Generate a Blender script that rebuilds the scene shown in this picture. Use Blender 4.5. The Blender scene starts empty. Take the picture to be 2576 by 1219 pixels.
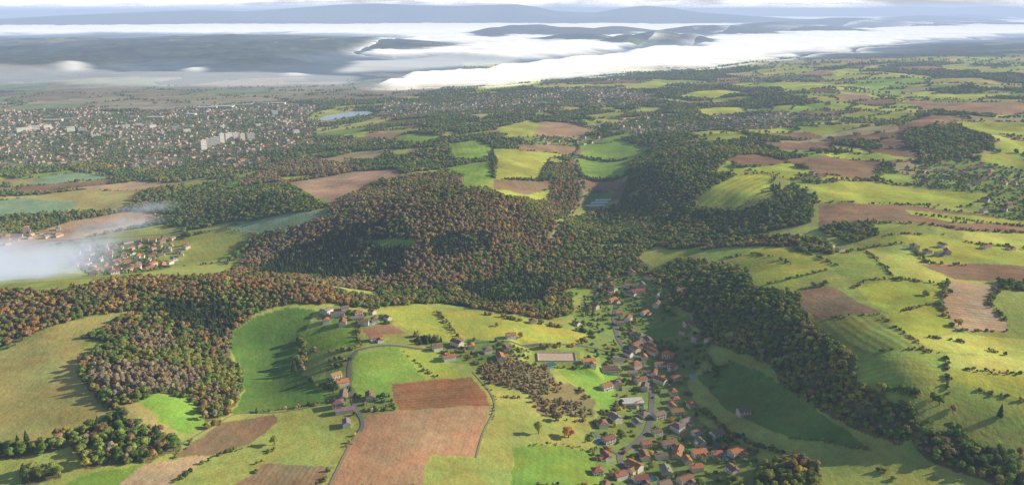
import bpy, bmesh, math, random, time
import numpy as np
from mathutils import Vector
T0=time.time()
random.seed(7); rng=np.random.default_rng(11)
scene=bpy.context.scene
coll=scene.collection
# ------------------------------------------------------------------ camera
F=2022.0; CU=1288.0; CV=609.5; H=340.0
P=math.atan((CV-20)/F); cp,sp=math.cos(P),math.sin(P)
cam_d=bpy.data.cameras.new("camera"); cam=bpy.data.objects.new("camera",cam_d); coll.objects.link(cam)
cam_d.sensor_width=36; cam_d.lens=36*F/2576; cam_d.clip_start=1; cam_d.clip_end=200000
cam.location=(0,0,H); cam.rotation_euler=(math.pi/2-P,0,0)
scene.camera=cam
scene.view_settings.view_transform='Standard'; scene.view_settings.look='None'; scene.view_settings.exposure=0
SUN_AZ=math.radians(76); SUN_EL=math.radians(21)

def ray(u,v):
    u=np.asarray(u,float); v=np.asarray(v,float)
    dx=(u-CU)/F; dy=(CV-v)/F
    x=dx; y=cp+dy*sp; z=-sp+dy*cp
    return np.arctan2(x,y), z/np.hypot(x,y)
def project(x,y,z):
    dz=z-H
    d=y*cp-dz*sp; up=y*sp+dz*cp
    return CU+F*x/d, CV-F*up/d, d
# ------------------------------------------------------------------ noise
def hash2(ix,iy,seed=0):
    ix=ix.astype(np.int64)&0xfffff; iy=iy.astype(np.int64)&0xfffff
    h=(ix*374761393+iy*668265263+seed*974634777)&0xffffffff
    h=((h^(h>>13))*1274126177)&0xffffffff
    h=((h^(h>>15))*1103515245)&0xffffffff
    h^=h>>16
    return h/4294967296.0
def vnoise(x,y,seed=0):
    x=x+5000.0;y=y+5000.0
    ix=np.floor(x);iy=np.floor(y);fx=x-ix;fy=y-iy
    fx=fx*fx*(3-2*fx);fy=fy*fy*(3-2*fy)
    a=hash2(ix,iy,seed);b=hash2(ix+1,iy,seed);c=hash2(ix,iy+1,seed);d=hash2(ix+1,iy+1,seed)
    return (a*(1-fx)+b*fx)*(1-fy)+(c*(1-fx)+d*fx)*fy
def fbm(x,y,o=4,seed=0):
    s=0;a=.5;t=0
    for i in range(o):
        s=s+a*vnoise(x,y,seed+i*17);t+=a;a*=.5;x=x*2.03+11.3;y=y*2.03+7.7
    return s/t-0.5
def worley(x,y,seed=0):
    x=x+5000.0;y=y+5000.0
    ix=np.floor(x);iy=np.floor(y)
    f1=np.full(x.shape,9.);f2=np.full(x.shape,9.);idr=np.zeros(x.shape);idr2=np.zeros(x.shape)
    for i in (-1,0,1):
        for j in (-1,0,1):
            a=ix+i;b=iy+j
            h1=hash2(a,b,seed);h2=hash2(a,b,seed+1)
            d=np.abs(a+.1+.8*h1-x)**1.5+np.abs(b+.1+.8*h2-y)**1.5
            nr=d<f1
            f2=np.where(nr,f1,np.minimum(f2,d))
            idr=np.where(nr,hash2(a,b,seed+2),idr);idr2=np.where(nr,hash2(a,b,seed+3),idr2)
            f1=np.where(nr,d,f1)
    return idr,idr2,f2-f1
# ------------------------------------------------------------------ terrain heights
ctrl=[(-300,1219,18),(0,1219,18),(300,1219,16),(600,1219,14),(900,1219,12),(1200,1219,8),(1450,1219,0),(1600,1219,-12),(1800,1219,-10),(2000,1219,-2),(2250,1219,4),(2576,1219,12),(2900,1219,20),
(0,1000,22),(150,1000,26),(330,1000,28),(620,980,2),(700,960,-4),(900,1000,16),(840,900,17),(1100,1000,14),(1300,1000,6),(1450,1000,-4),(1620,1000,-18),(1800,1000,-14),(1950,980,0),(2050,950,18),(2160,930,40),(2300,950,46),(2576,1000,40),(2900,1000,46),(2150,1080,10),(2400,1120,16),
(-300,900,26),(0,850,26),(300,850,32),(660,860,2),(760,830,10),(850,850,15),(1050,850,13),(1300,840,12),(1450,880,-4),(1580,850,-16),(1700,830,-12),(1850,830,12),(1980,760,38),(2200,800,48),(2450,800,52),(2576,850,48),(2900,800,55),
(0,750,32),(300,715,40),(600,710,40),(800,730,28),(950,760,12),(1100,780,8),(1250,780,4),(1400,770,-6),(1550,740,-14),(1700,720,0),(1850,680,26),(2100,650,50),(2400,650,56),(2576,650,52),
(-300,640,-25),(100,660,-28),(300,645,-26),(480,660,-22),(700,690,-18),(950,728,-16),(1250,700,-20),(1450,640,-18),(1650,620,-10),(1900,620,20),
(1050,450,44),(1200,480,56),(1340,515,44),(900,510,28),(760,570,4),(1080,600,22),(1230,600,18),(1350,600,2),(1400,430,22),
(1450,560,-20),(1510,500,-22),(1510,420,-16),(1480,375,0),
(1720,372,50),(1640,430,36),(1800,430,42),(1650,540,4),(1800,560,12),(1920,500,42),(1850,480,40),(2000,560,30),(2100,490,45),(2400,490,48),(2300,560,48),(2576,560,46),(2900,500,50),
(2050,400,45),(2300,420,45),(2576,400,45),(2360,335,74),(2200,360,50),
(1200,400,30),(1300,350,28),(1100,350,15),(900,400,2),(850,470,8),(600,475,-10),(700,495,16),(500,560,-20),(640,580,-12),
(-300,500,-35),(0,600,-30),(200,560,-32),(0,480,-36),(200,450,-38),(400,420,-42),(0,350,-45),(400,350,-45),(700,330,-42),(900,290,-42),(600,260,-45),(200,260,-45),(-300,300,-45),
(1100,280,-10),(1300,260,0),(1500,300,18),(1700,300,25),(1900,300,38),(2200,260,46),(2576,250,55),(1400,225,-8),(1700,212,5),(2000,195,20),(2300,155,25),(2576,118,30),(2800,110,30),(1600,205,0),(2150,165,22),(2450,190,50),
(1300,185,-58),(1500,165,-58),(1700,150,-58),(1900,125,-58),(2100,105,-58),(2300,85,-58),(2500,70,-58),
(-300,220,-45),(0,215,-45),(500,215,-50),(900,212,-52),(1200,205,-52),
(-200,150,25),(0,165,0),(300,132,30),(500,122,45),(700,116,45),(880,112,25),(100,116,40),(400,160,-15),(200,168,0),(600,158,-5),(800,160,-30),(1000,150,-58),(1200,150,-60),(1000,170,-55),(900,185,-52),
(-200,80,-60),(200,84,-60),(600,82,-60),(1000,85,-60),(1300,100,-60),(1500,130,-60),(1800,100,-60),(2400,70,-60),(2800,65,-55),
(0,50,-60),(700,50,-60),(1400,50,-60),(2000,45,-60),(2576,45,-60)]
A=[];L=[];Z=[]
for u,v,z in ctrl:
    a,s=ray(u,v); A.append(float(a)); L.append(math.log((z-H)/float(s))); Z.append(z)
A=np.array(A);L=np.array(L);Z=np.array(Z,float)
C2=0.05**2
def kern(a,l): return np.sqrt((a*1.0)**2+(l*0.8)**2+C2)
M=kern(A[:,None]-A[None],L[:,None]-L[None])-0.006*np.eye(len(A))
W=np.linalg.solve(M,Z-Z.mean())
LA0,LA1,NA=math.radians(-62),math.radians(62),1000
LR0,LR1,NR=math.log(150),math.log(95000),1500
ca=np.linspace(LA0,LA1,250); cl=np.linspace(LR0,LR1,375)
G=np.zeros((250,375))
for i in range(250):
    G[i]=kern(ca[i]-A[:,None],cl[None]-L[:,None]).T@W+Z.mean()
G=np.clip(G,-65,80)
fa=np.linspace(LA0,LA1,NA); fl=np.linspace(LR0,LR1,NR)
def bil(g,ia,il):
    na,nl=g.shape
    ia=np.clip(ia,0,na-1.001);il=np.clip(il,0,nl-1.001)
    a0=ia.astype(int);l0=il.astype(int);x=ia-a0;y=il-l0
    return (g[a0,l0]*(1-x)+g[a0+1,l0]*x)*(1-y)+(g[a0,l0+1]*(1-x)+g[a0+1,l0+1]*x)*y
AA,LL=np.meshgrid(fa,fl,indexing='ij')
HG=bil(G,(AA-LA0)/(LA1-LA0)*249,(LL-LR0)/(LR1-LR0)*374)
RR=np.exp(LL);XX=RR*np.sin(AA);YY=RR*np.cos(AA)
HG[RR>14000]=-60
n1=fbm(XX/240,YY/240,4,3)
HG+=n1*np.clip(HG+30,6,60)/60*36*np.clip(RR/1500,0.45,1)
n2=fbm(XX/800,YY/800,5,9)
lift=np.clip((HG+52)/40,0,1)
HG+=np.clip((RR-2600)/3000,0,1)*lift*n2*np.where(AA<-.03,120,48)*np.clip(1.6-RR/16000,0,1)
def bump(u,v,ztop,wu,wl,sk=0):
    a,s=ray(u,v); r=(ztop-H)/float(s); l0=math.log(r)
    e=np.exp(-((AA-float(a)-sk*(LL-l0))/(wu/F))**2-((LL-l0)/wl)**2)
    global HG
    HG=np.maximum(HG,-62+(ztop+62)*e*(1+0.6*fbm(XX/700,YY/700,4,21)))
for b in [(1250,70,60,80,.07),(1340,62,90,120,.08),(1450,68,70,140,.07),(1460,84,45,120,.06),(1580,88,50,70,.06),(1650,80,75,95,.08),(1730,88,40,70,.06),(1800,66,75,150,.07),(1950,57,95,170,.07),
          (2150,47,110,190,.07),(2330,40,120,140,.06),(2430,38,110,90,.06),(2050,64,60,120,.05),(1560,66,60,100,.06),(1240,84,15,60,.04)]:
    bump(*b)
mu=np.array([-400,0,150,300,420,500,620,700,850,950,1050,1150,1200,1300,1350,1400,1500,1570,1620,1680,1760,1850,2000,2700])
mv=np.array([40,42,36,31,27,25,28,23,13,10,14,16,14,12,18,28,31,20,15,19,30,36,44,50])
ma,_=ray(mu,np.full(len(mu),25.)); 
MD=23000
mz=H-MD*np.tan(np.arctan((mv-20)/F))
mt=np.interp(fa,ma,mz)
e=np.exp(-((fl-math.log(MD))/.09)**2)
MT=-60+(mt[:,None]+60)*e[None]
MT+=fbm(XX/1900,YY/1900,5,31)*210*np.clip(e*(1-e)*4,0,1)[None]*np.clip((mt+60)/300,0,1)[:,None]
HG=np.maximum(HG,np.where(RR>15000,MT,-99))
mu=np.array([-400,0,1300,1500,1640,1700,1900,2050,2200,2400,2576,2900]); mv=np.array([26,24,20,16,3,12,16,9,15,19,15,18])
ma,_=ray(mu,np.full(len(mu),25.)); mt2=np.interp(fa,ma,H+42000*(20-mv)/F)
e2=np.exp(-((fl-math.log(42000))/.08)**2)
HG=np.maximum(HG,np.where(RR>32000,-60+(mt2[:,None]+60)*e2[None],-99))

def height(x,y):
    x=np.asarray(x,float);y=np.asarray(y,float)
    return bil(HG,(np.arctan2(x,y)-LA0)/(LA1-LA0)*(NA-1),(np.log(np.maximum(np.hypot(x,y),151))-LR0)/(LR1-LR0)*(NR-1))
RL=np.exp(fl)
def cast1(u,v):
    a,s=ray(u,v); a=float(a);s=float(s)
    zz=bil(HG,np.full(NR,(a-LA0)/(LA1-LA0)*(NA-1)),np.arange(NR).astype(float))
    d=zz-(H+s*RL)
    k=np.argmax(d>=0)
    if d[k]<0: r=60000.0
    elif k==0: r=RL[0]
    else:
        t=-d[k-1]/(d[k]-d[k-1]); r=RL[k-1]+t*(RL[k]-RL[k-1])
    return r*math.sin(a),r*math.cos(a)
def cast(pts): return np.array([cast1(u,v) for u,v in pts])
lake_px=[(803,299),(820,291),(850,286),(890,281),(925,279),(940,284),(926,289),(890,292),(860,297),(822,303),(808,303)]
lk=cast(lake_px); lc=lk.mean(0); lz=float(height(*lc))
def inpoly(x,y,poly):
    res=np.zeros(x.shape,bool)
    x0,y0=poly.min(0);x1,y1=poly.max(0)
    m=(x>=x0)&(x<=x1)&(y>=y0)&(y<=y1)
    if not m.any(): return res
    xs=x[m];ys=y[m];c=np.zeros(xs.shape,bool);n=len(poly)
    for i in range(n):
        ax,ay=poly[i];bx,by=poly[(i+1)%n]
        if ay==by: continue
        cr=((ay>ys)!=(by>ys))&(xs<(bx-ax)*(ys-ay)/(by-ay)+ax)
        c^=cr
    res[m]=c
    return res
lkg=lc+(lk-lc)*1.15
m=inpoly(XX,YY,lkg); HG[m]=lz
ctc=np.array(cast1(1400,898)); ctz=float(height(*ctc))
dc=np.maximum(np.abs(XX-ctc[0])/24,np.abs(YY-ctc[1])/15); wgt=np.clip((1.9-dc)/.9,0,1); HG=HG*(1-wgt)+ctz*wgt
print("terrain raster",time.time()-T0)
# ------------------------------------------------------------------ land cover
G1=(.46,.50,.10);G2=(.27,.40,.075);G3_SHADE=(.16,.27,.065);G4=(.36,.39,.11);OL=(.49,.43,.17);TA=(.48,.40,.22)  # darkest green has shade mixed into its colour, for fields lying in shadow
B1=(.46,.285,.18);B2=(.31,.195,.125);B3=(.39,.185,.105);B4=(.54,.37,.25);BG=(.28,.38,.22)
G5=(.37,.45,.11);G6=(.52,.53,.14)
woods=[
('aut',[(-300,740),(0,735),(150,735),(330,700),(560,695),(760,715),(960,750),(950,775),(800,765),(700,770),(640,790),(590,830),(330,780),(220,795),(80,840),(0,875),(-300,900)]),
('mix',[(330,785),(590,830),(575,895),(610,930),(605,1000),(560,1050),(510,1060),(470,1000),(400,985),(300,1040),(250,1010),(195,960),(195,910),(270,860),(200,850)]),
('bare',[(230,930),(430,915),(520,940),(480,990),(380,980),(300,1010),(230,980)]),
('bare',[(330,850),(430,840),(440,880),(340,890)]),
('con',[(400,760),(560,760),(600,800),(560,850),(420,810)]),
('grn',[(290,1045),(350,1015),(450,1095),(455,1125),(380,1160),(220,1180),(180,1130),(200,1080)]),
('grn',[(-100,1130),(80,1105),(190,1092),(190,1120),(100,1142),(-100,1160)]),
('grn',[(50,1185),(110,1170),(160,1175),(150,1205),(50,1225)]),
('mix',[(690,860),(760,835),(775,880),(755,950),(735,960),(700,910)]),
('hill',[(560,690),(640,600),(760,570),(830,530),(900,480),(1010,445),(1110,435),(1165,450),(1170,475),(1240,480),(1270,500),(1380,500),(1400,450),(1370,420),(1440,405),(1450,450),(1470,490),(1400,560),(1410,600),(1350,660),(1250,690),(1050,735),(950,730),(800,712),(620,700)]),
('con',[(700,640),(880,570),(1020,560),(1040,610),(1000,690),(820,700),(640,690)]),
('con',[(1080,600),(1240,590),(1230,640),(1100,650)]),
('grn',[(430,550),(560,510),(640,475),(720,470),(790,500),(830,520),(700,550),(560,560),(480,580),(420,570)]),
('hill',[(590,470),(680,420),(780,395),(900,425),(930,435),(830,447),(700,458)]),
('grn',[(1570,480),(1600,400),(1690,362),(1790,362),(1860,390),(1800,430),(1850,445),(1750,500),(1745,525),(1870,530),(1950,500),(1940,470),(2000,460),(2050,500),(2040,560),(1900,590),(1660,612),(1560,610),(1430,600),(1480,555),(1550,520)]),
('vall',[(1375,605),(1405,570),(1425,548),(1470,540),(1515,528),(1560,515),(1500,560),(1430,610)]),
('grn',[(2060,580),(2100,548),(2180,540),(2215,590),(2150,612)]),
('vall',[(960,770),(950,730),(1050,725),(1250,680),(1350,640),(1430,600),(1660,610),(1600,650),(1640,680),(1560,690),(1500,712),(1440,745),(1440,790),(1380,805),(1250,785),(1110,762)]),
('con',[(1150,720),(1300,690),(1380,700),(1370,760),(1240,765)]),
('grn',[(1640,690),(1700,650),(1780,660),(1880,680),(1890,720),(2010,740),(2030,800),(2150,890),(2160,960),(2230,1005),(2380,1080),(2576,1140),(2800,1200),(2800,1260),(2500,1219),(2400,1180),(2250,1120),(2130,1070),(2070,1030),(2000,990),(1940,920),(1850,890),(1770,850),(1740,790),(1680,760),(1690,720)]),
('mix',[(1640,615),(1900,595),(2080,605),(2100,640),(1900,618),(1700,632)]),
('mix',[(1900,1180),(2000,1148),(2070,1180),(2080,1240),(1900,1240)]),
('con',[(1040,830),(1110,823),(1122,860),(1050,872)]),
('grn',[(2270,340),(2330,318),(2420,315),(2510,355),(2470,385),(2380,400),(2280,370)]),
('scrub',[(1330,1000),(1430,960),(1500,1010),(1490,1050),(1400,1045)]),
('scrub',[(1195,925),(1290,895),(1380,925),(1420,990),(1400,1055),(1345,1035),(1330,990),(1230,965)]),
('hill',[(700,445),(810,455),(800,470),(700,470)]),
('grn',[(1040,385),(1130,370),(1140,405),(1060,430)]),
('mix',[(330,490),(410,475),(440,500),(420,530),(350,520)]),
('grn',[(0,548),(100,545),(220,540),(200,560),(80,575),(0,580)]),
('grn',[(0,420),(250,420),(560,435),(700,400),(760,390),(740,405),(560,450),(300,460),(180,428),(60,440),(0,445)]),
('grn',[(1560,350),(1700,330),(1760,345),(1640,372)]),
('grn',[(2576,700),(2500,705),(2530,730),(2700,745)]),
]
fields=[
(OL,[(-200,900),(0,885),(60,855),(160,818),(240,797),(325,785),(280,820),(205,850),(200,900),(200,960),(250,1010),(290,1042),(200,1085),(100,1105),(-200,1140)],None),
(G3_SHADE,[(585,835),(640,793),(720,775),(790,780),(770,830),(745,860),(760,940),(800,975),(830,1012),(700,1030),(580,1040),(612,990),(612,940),(580,880)],None),
(G2,[(345,1008),(400,990),(475,1003),(520,1060),(485,1090),(440,1085),(400,1045)],None),
(OL,[(360,1020),(345,1010),(300,1020),(330,1060),(440,1100),(450,1095)],None),
(G4,[(430,1225),(530,1150),(640,1118),(700,1048),(850,1010),(905,1070),(880,1100),(820,1180),(800,1225)],(4,(700,1160),(880,1110),.05)),
(B2,[(660,1162),(835,1175),(800,1225),(590,1225)],(4,(660,1165),(620,1219),.12)),
(B2,[(560,1062),(690,1040),(705,1048),(640,1110),(555,1145),(430,1152),(500,1100)],(3,(700,1045),(600,1130),.05)),
(B4,[(370,1163),(532,1148),(470,1190),(420,1225),(290,1225)],(3,(500,1150),(370,1219),.05)),
(G2,[(200,1200),(370,1163),(290,1225),(150,1225)],None),
(B1,[(915,1045),(1000,1032),(1237,1020),(1215,1070),(1190,1148),(1085,1143),(1055,1225),(815,1225),(870,1130),(905,1075)],(3.2,(1010,1032),(935,1200),.04)),
(B3,[(990,965),(1190,950),(1232,1005),(1237,1019),(1000,1031),(990,1010)],(4.5,(990,1000),(1220,985),.09)),
(G2,[(895,890),(1000,875),(1060,930),(1100,950),(980,965),(988,985),(900,1000),(885,970)],None),
(G1,[(1000,878),(1100,880),(1165,945),(1075,955)],None),
(G2,[(755,835),(900,815),(905,870),(820,880),(770,880)],None),
(G1,[(1100,783),(1200,780),(1300,800),(1400,820),(1490,842),(1440,872),(1300,872),(1160,850),(1130,820)],None),
(G1,[(960,778),(1060,762),(1110,790),(1160,850),(1180,872),(1050,842),(980,800)],None),
(B2,[(905,825),(990,815),(1015,838),(920,842)],None),
(G4,[(1200,940),(1250,1000),(1340,1000),(1350,1060),(1480,1060),(1500,1100),(1480,1140),(1290,1128),(1280,1225),(1062,1225),(1090,1150),(1200,1150),(1240,1030)],None),
(G2,[(1292,1124),(1400,1117),(1490,1140),(1515,1225),(1285,1225)],(6,(1300,1130),(1290,1219),.05)),
(G2,[(1400,930),(1550,935),(1540,1050),(1500,1010)],None),
(G4,[(1325,872),(1470,876),(1470,925),(1325,918)],None),
(G3_SHADE,[(1750,945),(1850,908),(1950,950),(2080,1050),(2200,1130),(1980,1100),(1830,1030)],None),
(G3_SHADE,[(1590,835),(1735,790),(1745,830),(1640,855)],None),
(G2,[(1415,732),(1480,715),(1470,738),(1430,742)],None),
(B2,[(2005,730),(2080,718),(2212,785),(2050,806),(2020,770)],(5,(2040,740),(2180,790),.08)),
(G4,[(2050,808),(2215,790),(2332,888),(2168,892)],(9,(2060,812),(2170,890),.22)),
(G5,[(2170,895),(2370,890),(2385,1010),(2250,985),(2180,960)],(5,(2180,900),(2380,900),.08)),
(G6,[(2380,890),(2576,898),(2800,900),(2800,960),(2576,935),(2385,925)],None),
(G1,[(2385,928),(2576,938),(2800,960),(2800,1040),(2576,1010),(2480,985),(2388,960)],(6,(2400,950),(2576,1010),.05)),
(G4,[(2388,963),(2480,988),(2576,1013),(2800,1045),(2800,1130),(2600,1100),(2480,1050),(2390,1000)],(6,(2400,990),(2576,1050),.05)),
(G5,[(2080,645),(2175,628),(2250,700),(2150,722),(2108,690)],None),
(G6,[(2178,627),(2260,612),(2380,700),(2370,715),(2255,700)],None),
(G1,[(2150,724),(2255,702),(2370,718),(2372,755),(2240,790),(2195,765)],None),
(G1,[(1825,640),(1990,620),(2108,670),(2000,720),(1895,722),(1880,680)],None),
(B2,[(2310,665),(2800,672),(2800,725),(2400,702)],(4,(2310,670),(2576,690),.06)),
(B4,[(2390,705),(2520,718),(2490,765),(2372,752)],None),
(B4,[(2372,755),(2480,762),(2545,832),(2400,832)],(6,(2380,790),(2540,810),.12)),
(G4,[(2500,725),(2700,740),(2700,850),(2555,832),(2492,765)],None),
(G1,[(2220,792),(2370,762),(2398,833),(2310,850),(2290,845)],None),
(G6,[(2312,852),(2400,836),(2700,852),(2700,898),(2380,885),(2335,885)],None),
(G4,[(2060,1180),(2200,1168),(2270,1230),(2070,1230)],None),
(G6,[(2420,560),(2600,590),(2600,625),(2430,610)],None),(G1,[(2440,612),(2600,628),(2600,665),(2320,660),(2290,620),(2210,610),(2230,592),(2380,590)],None),
(G1,[(2040,470),(2150,458),(2500,490),(2440,516),(2060,510)],(9,(2050,490),(2480,500),.06)),
(B2,[(2060,516),(2280,515),(2700,560),(2700,582),(2400,577),(2215,555),(2060,572)],(6,(2060,540),(2500,570),.08)),
(G1,[(2280,528),(2576,552),(2576,562),(2400,560),(2290,540)],None),
(G1,[(1745,520),(1800,470),(1860,440),(1960,435),(1930,480),(1860,525)],(16,(1760,520),(1900,440),.13)),
(B2,[(1970,400),(2080,390),(2222,405),(2190,452),(2050,440),(2015,412)],None),
(G1,[(2080,382),(2200,385),(2320,402),(2222,405),(2080,392)],None),
(B2,[(1900,358),(2100,350),(2090,380),(1960,375)],None),
(G1,[(1880,425),(1990,410),(2020,435),(2000,455),(1940,440)],None),
(G1,[(2400,305),(2700,312),(2700,350),(2440,330)],None),
(G1,[(1650,627),(1780,620),(1725,640),(1680,655)],None),
(G5,[(1760,632),(1850,622),(1900,640),(1790,655)],None),
(G1,[(1250,478),(1388,475),(1370,500),(1270,496)],None),
(B2,[(1240,452),(1392,455),(1382,476),(1242,475)],None),
(G1,[(1240,375),(1440,388),(1382,402),(1360,450),(1245,450),(1250,410)],None),
(G2,[(1130,362),(1200,350),(1240,370),(1220,405),(1140,400)],(12,(1140,365),(1150,400),.08)),
(G2,[(1100,425),(1240,405),(1240,440),(1200,470),(1160,470),(1165,440)],(12,(1190,465),(1230,410),.07)),
(B4,[(715,462),(900,430),(1000,424),(1012,440),(940,462),(850,512),(780,492)],(9,(720,470),(1000,435),.06)),
(B2,[(1460,446),(1572,446),(1560,476),(1472,476)],None),
(G2,[(1450,395),(1600,398),(1570,442),(1460,442)],None),
(G3_SHADE,[(1488,478),(1553,478),(1525,515),(1480,530),(1470,510)],None),
(G2,[(1460,362),(1560,356),(1650,370),(1602,396),(1460,392)],None),
(B2,[(1300,364),(1455,368),(1440,387),(1310,380)],None),
(B1,[(1360,305),(1440,310),(1505,330),(1460,346),(1340,340)],None),
(G1,[(1250,322),(1330,300),(1360,308),(1335,345),(1260,340)],None),
(G4,[(430,600),(560,573),(640,588),(545,662),(420,672),(395,650)],(9,(450,600),(500,660),.05)),
(BG,[(560,568),(800,528),(832,540),(760,572),(640,590)],None),
(BG,[(60,466),(130,440),(250,430),(295,447),(130,462)],None),
(B2,[(35,485),(60,468),(295,449),(262,472),(100,487)],None),
(OL,[(-200,505),(100,490),(300,465),(375,470),(310,530),(200,532),(100,540),(-200,550)],None),
(BG,[(-100,515),(60,498),(200,510),(170,530),(50,542),(-100,548)],None),
(B4,[(-200,620),(60,592),(180,556),(330,530),(445,540),(300,582),(200,602),(80,628),(-200,660)],None),
(B4,[(150,475),(350,455),(470,462),(360,480)],None),
(G2,[(980,345),(1000,336),(1120,345),(1060,362),(1000,358)],None),
(B1,[(915,340),(940,332),(1022,334),(985,353)],None),
(B1,[(790,398),(960,388),(965,402),(820,406)],None),
(G1,[(955,382),(1040,374),(1010,396)],None),
(G1,[(700,445),(820,438),(720,458)],None),
(G2,[(905,610),(1040,600),(1050,618),(960,622)],None),
(G1,[(1550,222),(1640,205),(1700,208),(1660,225)],None),(G1,[(1700,245),(1810,225),(1900,235),(1800,250)],None),
(G1,[(1880,215),(2040,208),(2170,222),(2000,232)],None),(G1,[(2230,240),(2440,236),(2560,232),(2460,252)],None),
(B1,[(2260,250),(2560,255),(2650,280),(2380,285)],None),(G1,[(1740,275),(1860,268),(1880,280),(1780,290)],None),
(G1,[(1945,268),(2002,264),(1990,278),(1945,278)],None),(G1,[(2100,365),(2180,375),(2190,385),(2100,375)],None),
(G1,[(2370,165),(2500,168),(2480,182),(2370,178)],None),(G1,[(2090,180),(2200,165),(2230,175),(2110,192)],None),
(B1,[(2090,240),(2180,238),(2200,248),(2110,252)],None),
]
regions={
'plain':[(-500,205),(500,196),(900,193),(1180,208),(1050,240),(760,255),(600,262),(450,275),(-500,290)],
'town':[(-500,285),(450,275),(760,262),(790,300),(790,345),(760,395),(560,432),(250,418),(-500,425)],
'town2':[(950,262),(1200,236),(1480,218),(1650,222),(1680,255),(1500,268),(1200,292),(980,290)],
'town3':[(1480,320),(1620,292),(1900,282),(2130,300),(1960,335),(1700,338),(1520,338)],
'vilA':[(1440,800),(1500,700),(1600,640),(1680,690),(1690,760),(1745,830),(1800,860),(1730,960),(1760,1060),(1900,1130),(1930,1230),(1500,1230),(1490,1060),(1540,1000),(1560,930),(1460,900)],
'vilK':[(1500,1050),(1720,1040),(1900,1140),(1920,1230),(1500,1230)],
'vilL':[(1570,820),(1700,880),(1740,1040),(1600,1060),(1590,930)],
'vilB':[(170,655),(220,615),(400,600),(480,605),(480,640),(400,680),(230,695)],
'vilC':[(0,600),(60,575),(150,572),(160,595),(60,612),(0,620)],
'vilD':[(800,790),(850,768),(990,795),(985,825),(860,826)],
'vilE':[(1070,860),(1320,850),(1320,900),(1200,920),(1080,905)],
'vilF':[(2280,420),(2420,395),(2700,430),(2700,560),(2470,545),(2480,490),(2300,470)],
'vilG':[(2280,615),(2400,615),(2400,650),(2300,645)],
'vilH':[(1300,345),(1500,338),(1520,358),(1330,366)],
'vilI':[(820,910),(900,880),(905,960),(980,980),(985,1030),(905,1090),(830,1085)],
'vilJ':[(1970,435),(2080,440),(2060,462),(1990,458)],
'vilM':[(1850,195),(2050,190),(2080,205),(1900,212)],
'vilN':[(2100,290),(2300,300),(2280,315),(2120,308)],
}
regw={k:cast(v) for k,v in regions.items()}
woodw=[(k,cast(p)) for k,p in woods]
fieldw=[]
for i_,(c,p,rw) in enumerate(fields):
    w=cast(p); rv=None
    if rw:
        a=cast([rw[1],rw[2]]); d=a[1]-a[0]; d/=np.hypot(*d); n=np.array([-d[1],d[0]])
        rv=(n[0]*2*math.pi/rw[0],n[1]*2*math.pi/rw[0],rw[3])
    fieldw.append((np.array(c)*rng.uniform(.9,1.1)*(1+rng.normal(0,.03,3)),w,rv))
WT={'mix':0,'aut':1,'con':2,'bare':3,'grn':4,'hill':5,'vall':6,'scrub':7,'far':8,'gard':9}
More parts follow.
